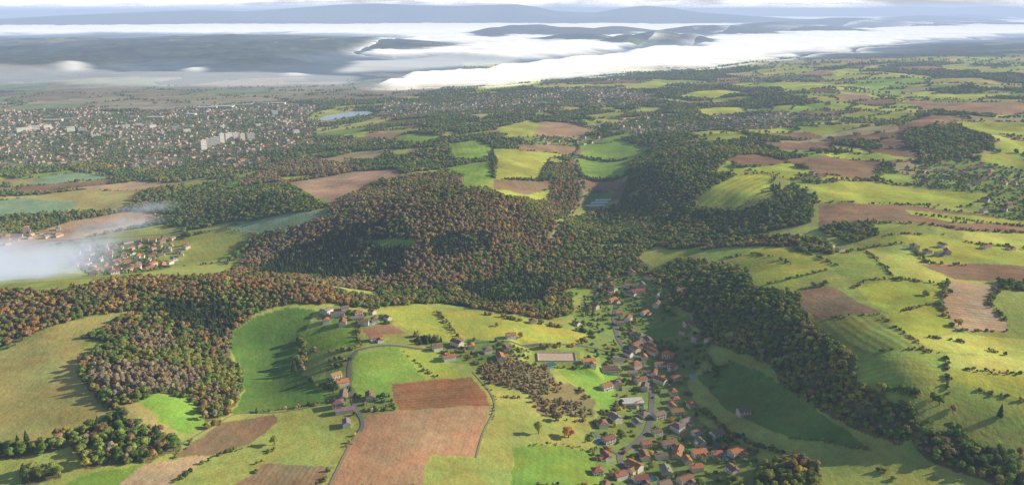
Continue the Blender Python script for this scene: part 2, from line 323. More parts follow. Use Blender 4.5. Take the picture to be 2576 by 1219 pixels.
def landcover(x,y):
    N=x.shape[0]; r=np.hypot(x,y); az=np.arctan2(x,y)
    col=np.zeros((N,3));rows=np.zeros((N,3));wood=np.zeros(N);wt=np.full(N,4)
    wx=x+30*fbm(x/200,y/200,2,55)*2; wy=y+30*fbm(x/200+40,y/200,2,56)*2
    c,s_=math.cos(.35),math.sin(.35); px=(wx*c+wy*s_);py=(-wx*s_+wy*c)
    far=r>3600
    i1,i2,e=worley(px/150,py/105,70)
    j1,j2,e2=worley(px/380,py/240,80)
    i1=np.where(far,j1,i1);i2=np.where(far,j2,i2);e=np.where(far,e2,e)
    pal=np.array([G1,G6,G2,G4,G1,B1,B2,TA,OL,G5]); k=(i1*10).astype(int)%10
    col[:]=pal[k]*(.8+.35*i2)[:,None]
    wn=fbm(x/420,y/420,3,77)
    wd=(wn+ (i2-.5)*.42)>np.where(az<-.06,-.02,np.where(r>3000,.09,.07))
    near=r<1500
    wd&=~near
    col[near]=np.array(G4)*(.9+.3*i2[near])[:,None]
    hd=(e<np.where(far,.05,.07))&(vnoise(x/60,y/60,5)>.35)&~near
    wood=np.where(wd,1.,np.where(hd,.8,0.)); wt[:]=8
    m=inpoly(x,y,regw['plain'])
    pp=np.array([(.28,.24,.18),(.33,.29,.20),(.26,.24,.18),(.25,.30,.17),(.36,.32,.24)])
    col[m]=pp[(j1[m]*5).astype(int)%5]; wood[m]=np.where((e2[m]<.05)&(i2[m]>.4),.6,0)
    wx2=x+fbm(x/130,y/130,3,301)*260; wy2=y+fbm(x/130+9,y/130,3,302)*260
    for k in ('town','town2','town3'):
        m=inpoly(wx2,wy2,regw[k]); col[m]=np.array((.20,.22,.13))+.05*(i1[m]-.5)[:,None]; wt[m]=9
        wood[m]=np.clip(.42+1.8*fbm(x[m]/130,y[m]/130,3,90),.08,1.)
    for k in regw:
        if not k.startswith('vil'): continue
        m=inpoly(x,y,regw[k]); col[m]=np.array((.23,.30,.09)); wt[m]=9; wood[m]=np.where(vnoise(x[m]/26,y[m]/26,6)>.42,.5,.2)
    for k,p in woodw:
        m=inpoly(x,y,p); wood[m]=1
        if k=='grn': wood[m]=np.where(vnoise(x[m]/38,y[m]/38,71)>.16,.93,.2)
        if k=='scrub': wood[m]=np.where(vnoise(x[m]/18,y[m]/18,72)>.25,1,.25)
        wt[m]=WT[k]
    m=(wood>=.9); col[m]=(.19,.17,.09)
    m=(wt==7); col[m]=(.29,.24,.12)
    for c_,p,rv in fieldw:
        m=inpoly(x,y,p)
        if m.any():
            col[m]=c_; wood[m]=0; rows[m]=rv if rv else (0,0,0)
    m=inpoly(x,y,lkg); wood[m]=0
    fr=(r>6500)|((r>4600)&(az<-.06))
    wv=fr&wd; col[wv]=np.array((.07,.09,.055))*(.7+.7*vnoise(x[wv]/120,y[wv]/120,12))[:,None]
    wood[fr]=0
    pl=inpoly(x,y,regw['plain'])
    isl=((r>6300)|((r>4300)&(az<-.06)))&~pl; col[isl]=np.where((j2[isl]>.78)[:,None],col[isl]*.45+.04,np.array((.075,.10,.075))*(.5+1.0*vnoise(x[isl]/150,y[isl]/150,12))[:,None])
    fm=r>11500; col[fm]=np.array((.08,.10,.08))*(.5+1.0*vnoise(x[fm]/900,y[fm]/900,8))[:,None]
    return col,rows,wood,wt
# ------------------------------------------------------------------ materials
def newmat(name):
    m=bpy.data.materials.new(name); m.use_nodes=True; nt=m.node_tree; nt.nodes.clear()
    o=nt.nodes.new('ShaderNodeOutputMaterial'); return m,nt,o
def nd(nt,t,**k):
    n=nt.nodes.new(t)
    for a,b in k.items(): setattr(n,a,b)
    return n
def math_(nt,op,a,b=None,c=None):
    n=nt.nodes.new('ShaderNodeMath'); n.operation=op
    for i,q in enumerate((a,b,c)):
        if q is None: continue
        if isinstance(q,(int,float)): n.inputs[i].default_value=q
        else: nt.links.new(q,n.inputs[i])
    return n.outputs[0]
def noise_(nt,vec,scale,detail=3,rough=.55):
    n=nt.nodes.new('ShaderNodeTexNoise'); n.inputs['Scale'].default_value=scale; n.inputs['Detail'].default_value=detail; n.inputs['Roughness'].default_value=rough
    if vec is not None: nt.links.new(vec,n.inputs['Vector'])
    return n.outputs['Fac']
def scalecol(nt,col,fac):
    n=nt.nodes.new('ShaderNodeVectorMath'); n.operation='SCALE'; nt.links.new(col,n.inputs[0]); nt.links.new(fac,n.inputs['Scale']); return n.outputs[0]
def maprange(nt,v,a,b,c,d):
    n=nt.nodes.new('ShaderNodeMapRange'); nt.links.new(v,n.inputs[0])
    for i,q in enumerate((a,b,c,d)): n.inputs[i+1].default_value=q
    return n.outputs[0]
matT,nt,o=newmat("fields_ground")
geo=nd(nt,'ShaderNodeNewGeometry'); pos=geo.outputs['Position']
ac=nd(nt,'ShaderNodeAttribute',attribute_name='Col'); ar=nd(nt,'ShaderNodeAttribute',attribute_name='rows')
sx=nd(nt,'ShaderNodeSeparateXYZ'); nt.links.new(ar.outputs['Vector'],sx.inputs[0])
sq=nd(nt,'ShaderNodeSeparateXYZ'); nt.links.new(pos,sq.inputs[0])
wob=noise_(nt,pos,.02,2)
ph=math_(nt,'ADD',math_(nt,'MULTIPLY',sx.outputs[0],sq.outputs[0]),math_(nt,'MULTIPLY',sx.outputs[1],sq.outputs[1]))
ph=math_(nt,'ADD',ph,math_(nt,'MULTIPLY',wob,3.0))
st=math_(nt,'MULTIPLY',math_(nt,'SINE',ph),sx.outputs[2])
st2=math_(nt,'MULTIPLY',math_(nt,'SINE',math_(nt,'MULTIPLY',ph,.27)),math_(nt,'MULTIPLY',sx.outputs[2],.7))
na=maprange(nt,noise_(nt,pos,.012,4),.3,.7,.72,1.26)
nb=maprange(nt,noise_(nt,pos,.11,4,.65),.3,.7,.84,1.16)
nc=maprange(nt,noise_(nt,pos,.7,3,.7),.3,.7,.84,1.16)
f=math_(nt,'MULTIPLY',math_(nt,'MULTIPLY',na,nb),nc)
f=math_(nt,'MULTIPLY',f,math_(nt,'ADD',math_(nt,'ADD',st,st2),1.22))
c=scalecol(nt,ac.outputs['Color'],f)
mx=nd(nt,'ShaderNodeMix',data_type='RGBA',blend_type='MULTIPLY'); mx.inputs[0].default_value=1
cr=nd(nt,'ShaderNodeValToRGB'); cr.color_ramp.elements[0].position=.35; cr.color_ramp.elements[1].position=.65
cr.color_ramp.elements[0].color=(1.12,.97,.85,1);cr.color_ramp.elements[1].color=(.88,1.03,.93,1)
nt.links.new(noise_(nt,pos,.03,4,.6),cr.inputs[0])
nt.links.new(c,mx.inputs[6]);nt.links.new(cr.outputs[0],mx.inputs[7])
d=nd(nt,'ShaderNodeBsdfDiffuse'); nt.links.new(mx.outputs[2],d.inputs['Color'])
bp=nd(nt,'ShaderNodeBump'); bp.inputs['Strength'].default_value=.6; bp.inputs['Distance'].default_value=1.0
nt.links.new(noise_(nt,pos,.25,4,.6),bp.inputs['Height']); nt.links.new(bp.outputs[0],d.inputs['Normal'])
nt.links.new(d.outputs[0],o.inputs[0])
def tintmat(name,lo,hi,sc,rough=.9,default=None,transl=0):
    m,nt,o=newmat(name)
    a=nd(nt,'ShaderNodeAttribute',attribute_name='tint',attribute_type='INSTANCER')
    tc=nd(nt,'ShaderNodeNewGeometry')
    f=maprange(nt,noise_(nt,tc.outputs['Position'],sc,3,.6),.3,.7,lo,hi)
    c=scalecol(nt,a.outputs['Vector'],f)
    d=nd(nt,'ShaderNodeBsdfDiffuse'); nt.links.new(c,d.inputs['Color'])
    if transl:
        t=nd(nt,'ShaderNodeBsdfTranslucent'); nt.links.new(c,t.inputs['Color'])
        ms=nd(nt,'ShaderNodeMixShader'); ms.inputs[0].default_value=transl
        nt.links.new(d.outputs[0],ms.inputs[1]);nt.links.new(t.outputs[0],ms.inputs[2]); nt.links.new(ms.outputs[0],o.inputs[0])
    else: nt.links.new(d.outputs[0],o.inputs[0])
    return m
matLeaf=tintmat("foliage",.7,1.3,.3,transl=.38)
matRoof=tintmat("roof_tiles",.75,1.2,1.2)
matWallT=tintmat("rendered_wall",.88,1.06,.5)
def plain(name,col,rough=.8,spec=.3,nsc=None,metal=0):
    m,nt,o=newmat(name); b=nd(nt,'ShaderNodeBsdfPrincipled'); b.inputs['Roughness'].default_value=rough; b.inputs['Metallic'].default_value=metal
    b.inputs['Specular IOR Level'].default_value=spec
    g=nd(nt,'ShaderNodeNewGeometry'); rgb=nd(nt,'ShaderNodeRGB'); rgb.outputs[0].default_value=(*col,1)
    f=maprange(nt,noise_(nt,g.outputs['Position'],nsc or .6,4),.3,.7,.82,1.15)
    nt.links.new(scalecol(nt,rgb.outputs[0],f),b.inputs['Base Color']); nt.links.new(b.outputs[0],o.inputs[0]); return m
matBark=plain("bark",(.09,.07,.05)); matGlass=plain("window_glass",(.05,.06,.08),.15,.6); matDoor=plain("door_wood",(.16,.08,.04))
matRoad=plain("asphalt_road",(.21,.20,.18)); matTrack=plain("farm_track",(.38,.34,.20)); matWhite=plain("white_render",(.62,.55,.47)); matBlock=plain("pale_concrete",(.82,.78,.72)); matBrick=plain("chimney_brick",(.3,.14,.09))
matPool=plain("pool_water",(.08,.38,.62),.1,.5); matRim=plain("pool_rim",(.6,.56,.5)); matTyre=plain("tyre_rubber",(.03,.03,.03)); matGrey=plain("grey_sheet_roof",(.44,.45,.46)); matSand=plain("sandy_court",(.82,.60,.44)); matBoard=plain("white_board",(.8,.78,.74))
matPaint=tintmat("car_paint",.95,1.05,1)
m,nt,o=newmat("lake_water"); b=nd(nt,'ShaderNodeBsdfPrincipled'); b.inputs['Base Color'].default_value=(.62,.70,.78,1); b.inputs['Roughness'].default_value=.2; b.inputs['Specular IOR Level'].default_value=1
g=nd(nt,'ShaderNodeNewGeometry'); bp=nd(nt,'ShaderNodeBump'); bp.inputs['Strength'].default_value=.15; nt.links.new(noise_(nt,g.outputs['Position'],.3,3),bp.inputs['Height']); nt.links.new(bp.outputs[0],b.inputs['Normal'])
nt.links.new(b.outputs[0],o.inputs[0]); matLake=m
# ------------------------------------------------------------------ mesh helpers
def npmesh(name,verts,quads):
    me=bpy.data.meshes.new(name); n=len(verts); q=len(quads)
    me.vertices.add(n); me.vertices.foreach_set('co',np.ascontiguousarray(verts,np.float32).ravel())
    me.loops.add(q*4); me.loops.foreach_set('vertex_index',np.ascontiguousarray(quads,np.int32).ravel())
    me.polygons.add(q); me.polygons.foreach_set('loop_start',np.arange(0,q*4,4,dtype=np.int32)); me.polygons.foreach_set('loop_total',np.full(q,4,np.int32))
    me.update(calc_edges=True); return me
def gridq(n,m_):
    i,j=np.meshgrid(np.arange(n-1),np.arange(m_-1),indexing='ij'); a=(i*m_+j).ravel()
    return np.stack([a,a+m_,a+m_+1,a+1],1)
def mkobj(name,data,kind=None,parent=None,label=None,cat=None,group=None,loc=None,rotz=None,scl=None):
    ob=bpy.data.objects.new(name,data); coll.objects.link(ob)
    if kind: ob["kind"]=kind
    if label: ob["label"]=label
    if cat: ob["category"]=cat
    if group: ob["group"]=group
    if parent: ob.parent=parent
    if loc is not None: ob.location=loc
    if rotz is not None: ob.rotation_euler=(0,0,rotz)
    if scl is not None: ob.scale=scl
    return ob
rs=[150.0]
while rs[-1]<94000:
    r=rs[-1]; rs.append(r+min(.9*(r*r+H*H)/(H*804),.0085*r))
rs=np.array(rs)
azs=np.concatenate([np.linspace(-61,-38.2,60),np.arange(-38,38.01,.066),np.linspace(38.2,61,60)])*math.pi/180
a_,r_=np.meshgrid(azs,rs,indexing='ij'); gx=(r_*np.sin(a_)).ravel(); gy=(r_*np.cos(a_)).ravel()
gz=height(gx,gy)
me=npmesh("ground",np.stack([gx,gy,gz],1),gridq(len(azs),len(rs))[:,::-1])
jx=fbm(gx/14,gy/14,3,401)*7; jy=fbm(gx/14+7,gy/14,3,402)*7
col,rows,wood,wt=landcover(gx+jx,gy+jy)
at=me.attributes.new('Col','FLOAT_COLOR','POINT'); at.data.foreach_set('color',np.concatenate([col,np.ones((len(gx),1))],1).astype(np.float32).ravel())
at=me.attributes.new('rows','FLOAT_VECTOR','POINT'); at.data.foreach_set('vector',rows.astype(np.float32).ravel())
me.polygons.foreach_set('use_smooth',np.ones(len(me.polygons),bool))
me.materials.append(matT)
mkobj("ground",me,"structure",label="rolling farmland with meadows, ploughed fields and distant mountains",cat="ground")
print("terrain done",time.time()-T0)
bm=bmesh.new(); lkz=lz+1.0
a,s=ray([p[0] for p in lake_px],[p[1] for p in lake_px]); rr=(lkz-H)/s
bm.faces.new([bm.verts.new((rr[i]*math.sin(a[i]),rr[i]*math.cos(a[i]),lkz)) for i in range(len(a))])
bmesh.ops.recalc_face_normals(bm,faces=bm.faces)
me=bpy.data.meshes.new("lake"); bm.to_mesh(me); bm.free(); me.materials.append(matLake); 
mkobj("lake",me,"structure",label="small pale lake beside the town",cat="lake")
if me.polygons[0].normal.z<0: me.flip_normals()
# roads
def ribbon(name,px,w,mat,off=.35,label=None):
    p=cast(px); 
    out=[]
    for i in range(len(p)-1):
        n=max(2,int(np.hypot(*(p[i+1]-p[i]))/5)); 
        for k in range(n): out.append((i+k/n))
    out.append(len(p)-1.0); out=np.array(out)
    def cr(t):
        i=int(min(t,len(p)-2)); f=t-i; P0=p[max(i-1,0)];P1=p[i];P2=p[i+1];P3=p[min(i+2,len(p)-1)]
        return .5*((2*P1)+(-P0+P2)*f+(2*P0-5*P1+4*P2-P3)*f*f+(-P0+3*P1-3*P2+P3)*f**3)
    c=np.array([cr(t) for t in out]); d=np.gradient(c,axis=0); d/=np.maximum(np.hypot(d[:,0],d[:,1]),1e-6)[:,None]
    n=np.stack([-d[:,1],d[:,0]],1); L=[]
    for s in (-.5,0,.5):
        q=c+n*w*s; L.append(np.stack([q[:,0],q[:,1],height(q[:,0],q[:,1])+off],1))
    V=np.stack(L,1).reshape(-1,3)
    me=npmesh(name,V,gridq(len(c),3)[:,::-1]); me.materials.append(mat)
    mkobj(name,me,"structure",label=label or "narrow country road between fields",cat="road")
    return c
roadpts=[];roadw=[]
roads=[([(1600,1240),(1575,1190),(1560,1145),(1600,1112),(1630,1075),(1640,1000),(1632,950),(1605,905),(1560,860),(1545,805),(1552,760)],5.0,matRoad,5.5),
([(905,1085),(912,1060),(888,1010),(878,950),(882,905),(900,880)],3.2,matRoad,4),
([(1385,600),(1412,560),(1440,530),(1468,490),(1450,440),(1443,410),(1470,375),(1520,340)],4,matTrack,5),
([(440,462),(520,448),(620,425),(740,400)],10,matTrack,14),
([(1632,1075),(1660,1088),(1720,1100),(1790,1115),(1850,1160)],3.5,matRoad,4),
([(1560,1145),(1520,1120),(1495,1085)],3.5,matRoad,4),
([(0,640),(100,610),(230,600),(400,590),(560,575)],5,matTrack,6),
([(1190,935),(1235,990),(1243,1030),(1215,1090),(1198,1150)],1.6,matTrack,2),
([(830,1219),(880,1120),(905,1085)],2.2,matTrack,3),
([(450,1120),(540,1070),(600,1040),(700,1036),(820,1015)],1.6,matTrack,2),
([(900,880),(980,868),(1080,878),(1200,862),(1340,868),(1480,872),(1600,905)],3,matRoad,4)]
for px,w,mt_,cl_ in roads: roadpts.append(ribbon("road" if mt_ is matRoad else "path",px,w,mt_)); roadw.append(np.full(len(roadpts[-1]),float(cl_)))
RP=np.concatenate(roadpts); RW=np.concatenate(roadw)
def near_road(x,y):
    out=np.zeros(len(x),bool)
    R=RP[::2];Q=RW[::2]**2
    for k in range(0,len(x),4000):
        out[k:k+4000]=(((x[k:k+4000,None]-R[None,:,0])**2+(y[k:k+4000,None]-R[None,:,1])**2)<Q[None]).any(1)
    return out
# ------------------------------------------------------------------ tree meshes
def ico(bm,loc,rad,sub,jit,sd):
    r=bmesh.ops.create_icosphere(bm,subdivisions=sub,radius=1)
    rg=random.Random(sd)
    for v in r['verts']:
        k=1+rg.uniform(-jit,jit); v.co=Vector((v.co.x*rad[0]*k+loc[0],v.co.y*rad[1]*k+loc[1],v.co.z*rad[2]*k+loc[2]))
def leafquads(bm,c,r,n,size,rg):
    for _ in range(n):
        d=Vector((rg.gauss(0,1),rg.gauss(0,1),rg.gauss(0,1)+.25)).normalized()
        p=Vector(c)+Vector((d.x*r[0],d.y*r[1],d.z*r[2]))*rg.uniform(.82,1.12)
        nn=(d+Vector((rg.uniform(-1,1),rg.uniform(-1,1),rg.uniform(-1,1)))*.5).normalized()
        t=nn.orthogonal().normalized(); b=nn.cross(t); s=size*rg.uniform(.6,1.3); a=rg.uniform(0,6.28)
        t,b=t*math.cos(a)+b*math.sin(a),b*math.cos(a)-t*math.sin(a)
        bm.faces.new([bm.verts.new(p+t*s*x+b*s*y) for x,y in ((-.5,-.35),(.5,-.5),(.6,.4),(-.4,.55))])
def crown_broad(name,sd,W=4.6,Ht=12,lobes=8,sparse=False):
    rg=random.Random(sd); bm=bmesh.new()
    L=[((0,0,Ht*.62),(W*.62,W*.62,Ht*.26))]
    for i in range(lobes):
        a=i*6.28/lobes+rg.uniform(-.4,.4); q=rg.uniform(.4,.62)*W; z=Ht*rg.uniform(.38,.76); s=W*rg.uniform(.32,.5)
        if z>Ht*.66: q*=.6
        L.append(((q*math.cos(a),q*math.sin(a),z),(s,s,s*.85)))
    for i,(c,r) in enumerate(L):
        k=.74 if sparse else .88
        ico(bm,c,[x*k for x in r],2,.10,sd*31+i)
        leafquads(bm,c,r,80 if i==0 else 48,.85,rg)
    me=bpy.data.meshes.new(name); bm.to_mesh(me); bm.free(); me.materials.append(matLeaf); return me
def crown_con(name,sd,R=3.3,Ht=14):
    rg=random.Random(sd); bm=bmesh.new(); n=10
    for k in range(n):
        t=k/n; z0=Ht*(.12+.85*t); r=R*(1-t)**.8+.25; m_=11
        ap=bm.verts.new((0,0,z0+Ht*.16)); ring=[]
        for j in range(m_*2):
            a=j*math.pi/m_+rg.uniform(-.1,.1)+k; q=r*(1 if j%2==0 else .66)*rg.uniform(.8,1.15)
            ring.append(bm.verts.new((q*math.cos(a),q*math.sin(a),z0-(.5 if j%2==0 else 0)+rg.uniform(-.3,.2))))
        for j in range(m_*2): bm.faces.new([ap,ring[j],ring[(j+1)%(m_*2)]])
    me=bpy.data.meshes.new(name); bm.to_mesh(me); bm.free(); me.materials.append(matLeaf); return me
def trunk_mesh(name,Ht,r0,sd):
    rg=random.Random(sd); bm=bmesh.new()
    def tube(p0,p1,ra,rb,n=7):
        d=(p1-p0).normalized(); t=d.orthogonal().normalized(); b=d.cross(t); A_=[];B_=[]
        for j in range(n):
            a=j*6.283/n; w=t*math.cos(a)+b*math.sin(a); A_.append(bm.verts.new(p0+w*ra)); B_.append(bm.verts.new(p1+w*rb))
        for j in range(n): bm.faces.new([A_[j],A_[(j+1)%n],B_[(j+1)%n],B_[j]])
    tube(Vector((0,0,-.8)),Vector((0,0,Ht*.35)),r0*1.2,r0*.8); tube(Vector((0,0,Ht*.35)),Vector((.2,.1,Ht*.75)),r0*.8,r0*.2)
    for i in range(5):
        a=i*1.3+rg.uniform(-.3,.3); z=Ht*rg.uniform(.28,.5)
        tube(Vector((0,0,z)),Vector((math.cos(a)*Ht*.2,math.sin(a)*Ht*.2,z+Ht*.2)),r0*.45,r0*.12,5)
    me=bpy.data.meshes.new(name); bm.to_mesh(me); bm.free(); me.materials.append(matBark); return me
crowns=[crown_broad("crown_round",1),crown_broad("crown_wide",2,5.2,11,9),crown_broad("crown_tall",3,4.1,13,8),crown_con("crown_conifer",4),crown_broad("crown_sparse",5,3.9,12,7,True)]
trunks=[trunk_mesh("trunk",12,.4,1),trunk_mesh("trunk",11,.45,2),trunk_mesh("trunk",13,.4,3),trunk_mesh("trunk",16,.3,4),trunk_mesh("trunk",12,.3,5)]
# ------------------------------------------------------------------ tree positions
def gridpts(r0,r1,sp,azlim=41):
    xm=r1*math.sin(math.radians(azlim))
    xs=np.arange(-xm,xm,sp); ys=np.arange(r0*.7,r1,sp)
    X,Y=np.meshgrid(xs,ys); X=X.ravel()+rng.uniform(-.48,.48,X.size)*sp; Y=Y.ravel()+rng.uniform(-.48,.48,Y.size)*sp
    r=np.hypot(X,Y); a=np.degrees(np.abs(np.arctan2(X,Y))); m=(r>=r0)&(r<r1)&(a<azlim)
    return X[m],Y[m]
TX=[];TY=[];TS=[];TW=[]
for r0,r1,spc,sc in [(380,1000,4.9,.60),(1000,1700,5.6,.66),(1700,2900,7.6,.82),(2900,4500,11,1.0),(4500,6500,20,1.4)]:
    X,Y=gridpts(r0,r1,spc)
    _,_,wd,wt_=landcover(X+fbm(X/14,Y/14,3,401)*7,Y+fbm(X/14+7,Y/14,3,402)*7)
    k=rng.random(len(X))<wd*np.where(wt_==9,.75,1)
    X=X[k];Y=Y[k];w=wt_[k]
    s=sc*rng.uniform(.72,1.3,len(X)); s=np.where(w==9,s*.72,s); s=np.where(w==7,s*.62,s)
    TX.append(X);TY.append(Y);TS.append(s);TW.append(w)
def line_trees(px,sp,s,w,jit=1.2):
    p=cast(px); X=[];Y=[]
    for i in range(len(p)-1):
        L_=np.hypot(*(p[i+1]-p[i])); n=int(L_/sp*1.3)
        if n<1 or L_>900: continue
        t=rng.random(n); t=t[vnoise(t*L_/25,t*0+i,7)>.25]; n=len(t)
        q=p[i]+(p[i+1]-p[i])*t[:,None]+rng.normal(0,jit,(n,2)); X+=list(q[:,0]);Y+=list(q[:,1])
    if X: TX.append(np.array(X));TY.append(np.array(Y));TS.append(s*rng.uniform(.6,1.3,len(X)));TW.append(np.full(len(X),WT[w]))
for px,sp_,s,w in [
 ([(600,1040),(700,1030),(830,1010)],4,.33,'mix'),([(480,1095),(560,1060)],5,.5,'mix'),([(680,1125),(700,1110)],4,.5,'grn'),([(620,1219),(660,1160),(690,1125)],3,.24,'mix'),
 ([(1085,775),(1130,820),(1160,855)],4,.36,'mix'),([(1190,785),(1300,805),(1400,822),(1480,835)],4,.5,'mix'),([(1000,870),(1060,920),(1100,950)],3,.16,'grn'),
 ([(985,985),(990,1030),(905,1030)],2.5,.3,'grn'),([(2100,640),(2200,620),(2290,612)],5,.42,'mix'),([(1890,725),(1990,700),(2115,672)],4,.36,'mix'),([(2170,965),(2260,990),(2420,1040)],4,.6,'mix'),
 ([(2375,880),(2385,1000)],3,.33,'mix'),([(2300,845),(2400,855),(2576,905)],3,.3,'mix'),([(2380,925),(2576,938)],3,.26,'mix'),([(2390,960),(2480,985),(2576,1010)],3,.3,'mix'),
 ([(2390,700),(2365,760),(2400,830)],3,.4,'mix'),([(2500,720),(2490,765),(2560,830)],3,.36,'mix'),([(2130,735),(2180,705),(2270,700),(2370,716)],3,.3,'mix'),([(1790,655),(1900,638),(1990,665)],4,.36,'mix'),
 ([(2175,628),(2250,700)],3,.28,'mix'),([(2050,807),(2215,789)],3,.22,'mix'),([(2215,789),(2332,888)],3,.25,'mix'),([(2170,893),(2370,889)],3,.24,'mix'),([(2235,790),(2370,760)],3,.28,'mix'),([(2430,610),(2576,628)],4,.36,'mix'),([(2290,612),(2330,660),(2430,668)],4,.4,'mix'),
 ([(2060,512),(2300,515),(2440,520)],5,.36,'mix'),([(2060,575),(2200,560),(2420,578),(2576,585)],4,.42,'mix'),([(2280,540),(2576,570)],4,.42,'mix'),([(1440,405),(1460,360)],6,.5,'mix'),
 ([(2040,465),(2150,455),(2330,465)],5,.5,'mix'),([(2000,460),(2080,455),(2200,455),(2240,420)],5,.6,'mix'),
 ([(1440,520),(1470,480),(1455,420)],7,.7,'vall'),([(860,400),(980,410),(1100,420)],6,.7,'grn'),([(640,590),(760,570),(830,545)],6,.6,'grn'),([(430,600),(560,573)],6,.6,'grn'),([(560,670),(640,600)],5,.8,'grn'),
 ([(0,590),(150,560),(340,525)],7,.7,'grn'),([(200,600),(330,575),(440,545)],7,.7,'grn'),([(380,540),(440,560),(480,600)],6,.8,'grn'),([(0,440),(180,425),(300,450)],7,.7,'grn'),
 ([(1200,930),(1245,1000),(1240,1060)],4,.18,'mix'),([(1360,1055),(1480,1060)],4,.36,'vall'),([(1285,1125),(1400,1115),(1490,1135)],3,.14,'grn'),([(2010,725),(2080,715)],4,.5,'grn'),
 ([(1790,1050),(1820,1080),(1900,1120),(2000,1150)],3,.45,'grn'),([(1510,1060),(1480,1110),(1500,1160)],4,.35,'grn'),([(900,815),(905,870),(890,890)],4,.4,'mix'),([(1500,845),(1440,872),(1340,880)],4,.5,'vall'),
 ([(760,880),(830,885),(890,880)],4,.5,'mix'),([(760,950),(830,985)],5,.5,'grn'),([(1970,400),(2060,385),(2200,385)],7,.55,'grn'),([(1640,625),(1700,612),(1850,602)],5,.8,'vall'),
 ([(1700,1010),(1780,1040),(1830,1090),(1820,1130)],3,.5,'grn'),([(1760,880),(1800,930),(1790,980)],4,.5,'grn'),([(1560,690),(1500,760),(1460,800)],4,.6,'vall'),([(1660,700),(1650,760),(1700,800)],4,.6,'vall')]:
    line_trees(px,sp_,s,w)
for (c_,p,rv),(cc,ppx,_) in zip(fieldw,fields):
    for i in range(len(p)):
        a0=p[i];b0=p[(i+1)%len(p)]; L_=np.hypot(*(b0-a0)); dd0=np.hypot(*a0)
        if rng.random()<(.12 if dd0<1200 else .45) and L_<600 and dd0<4000:
            sp_=3.0 if dd0<1200 else 5
            n=int(L_/sp_); t=rng.random(n); t=t[vnoise(t*L_/30,t*0+i,17)>.35]; n=len(t); q=a0+(b0-a0)*t[:,None]+rng.normal(0,1.,(n,2))
            TX.append(q[:,0]);TY.append(q[:,1]);TS.append(rng.uniform(.12,.3,n)*(1+dd0/2000));TW.append(np.full(n,0))
sol=[(1260,855,.9),(1282,915,.6),(2268,705,.7),(2328,742,.8),(2410,820,.8),(2515,1050,.8),(2390,735,.6),(690,1118,.7),(1355,1090,.9),(1430,1100,1.0),(1405,1058,.8),(1545,712,.9),(1250,820,.5),(745,915,1.),(740,935,.9),(1560,1100,.8),(880,790,.8),(1310,850,.8),(2060,905,.8)]
q=cast([(a,b) for a,b,_ in sol]); TX.append(q[:,0]);TY.append(q[:,1]);TS.append(np.array([s for *_,s in sol]));TW.append(np.full(len(sol),6))
TX=np.concatenate(TX);TY=np.concatenate(TY);TS=np.concatenate(TS);TW=np.concatenate(TW)
k=~near_road(TX,TY)&~((np.abs(TX-ctc[0])<22)&(np.abs(TY-ctc[1])<14)); TX=TX[k];TY=TY[k];TS=TS[k];TW=TW[k]
print("trees",len(TX),time.time()-T0)
# ------------------------------------------------------------------ houses
def boxm(bm,x0,x1,y0,y1,z0,z1,mi=0):
    v=[bm.verts.new(c) for c in ((x0,y0,z0),(x1,y0,z0),(x1,y1,z0),(x0,y1,z0),(x0,y0,z1),(x1,y0,z1),(x1,y1,z1),(x0,y1,z1))]
    for f in ((3,2,1,0),(4,5,6,7),(0,1,5,4),(1,2,6,5),(2,3,7,6),(3,0,4,7)):
        bm.faces.new([v[i] for i in f]).material_index=mi
def gable_wall(bm,x0,x1,y0,y1,h,rh,mi=0):
    ym=(y0+y1)/2
    A_=[bm.verts.new(c) for c in ((x0,y0,-2.5),(x0,y1,-2.5),(x0,y1,h),(x0,ym,h+rh),(x0,y0,h))]
    B_=[bm.verts.new(c) for c in ((x1,y0,-2.5),(x1,y1,-2.5),(x1,y1,h),(x1,ym,h+rh),(x1,y0,h))]
    bm.faces.new(A_[::-1]).material_index=mi; bm.faces.new(B_).material_index=mi
    bm.faces.new([A_[0],B_[0],B_[4],A_[4]]).material_index=mi; bm.faces.new([B_[1],A_[1],A_[2],B_[2]]).material_index=mi
def gable_roof(bm,x0,x1,y0,y1,h,rh,mi=0,ov=.5,th=.22):
    ym=(y0+y1)/2; sl=rh/(ym-y0); x0-=ov;x1+=ov
    for s in (1,-1):
        ye=ym-s*((ym-y0)+ov); ze=h-ov*sl+.05; zr=h+rh+.05
        c=[(x0,ye,ze),(x1,ye,ze),(x1,ym,zr),(x0,ym,zr)]
        b=[bm.verts.new(q) for q in c]; t=[bm.verts.new((q[0],q[1],q[2]+th)) for q in c]
        fs=[b[::-1],t,[b[0],b[1],t[1],t[0]],[b[1],b[2],t[2],t[1]],[b[3],b[0],t[0],t[3]]]
        for f in fs:
            bm.faces.new(f if s>0 else f[::-1]).material_index=mi
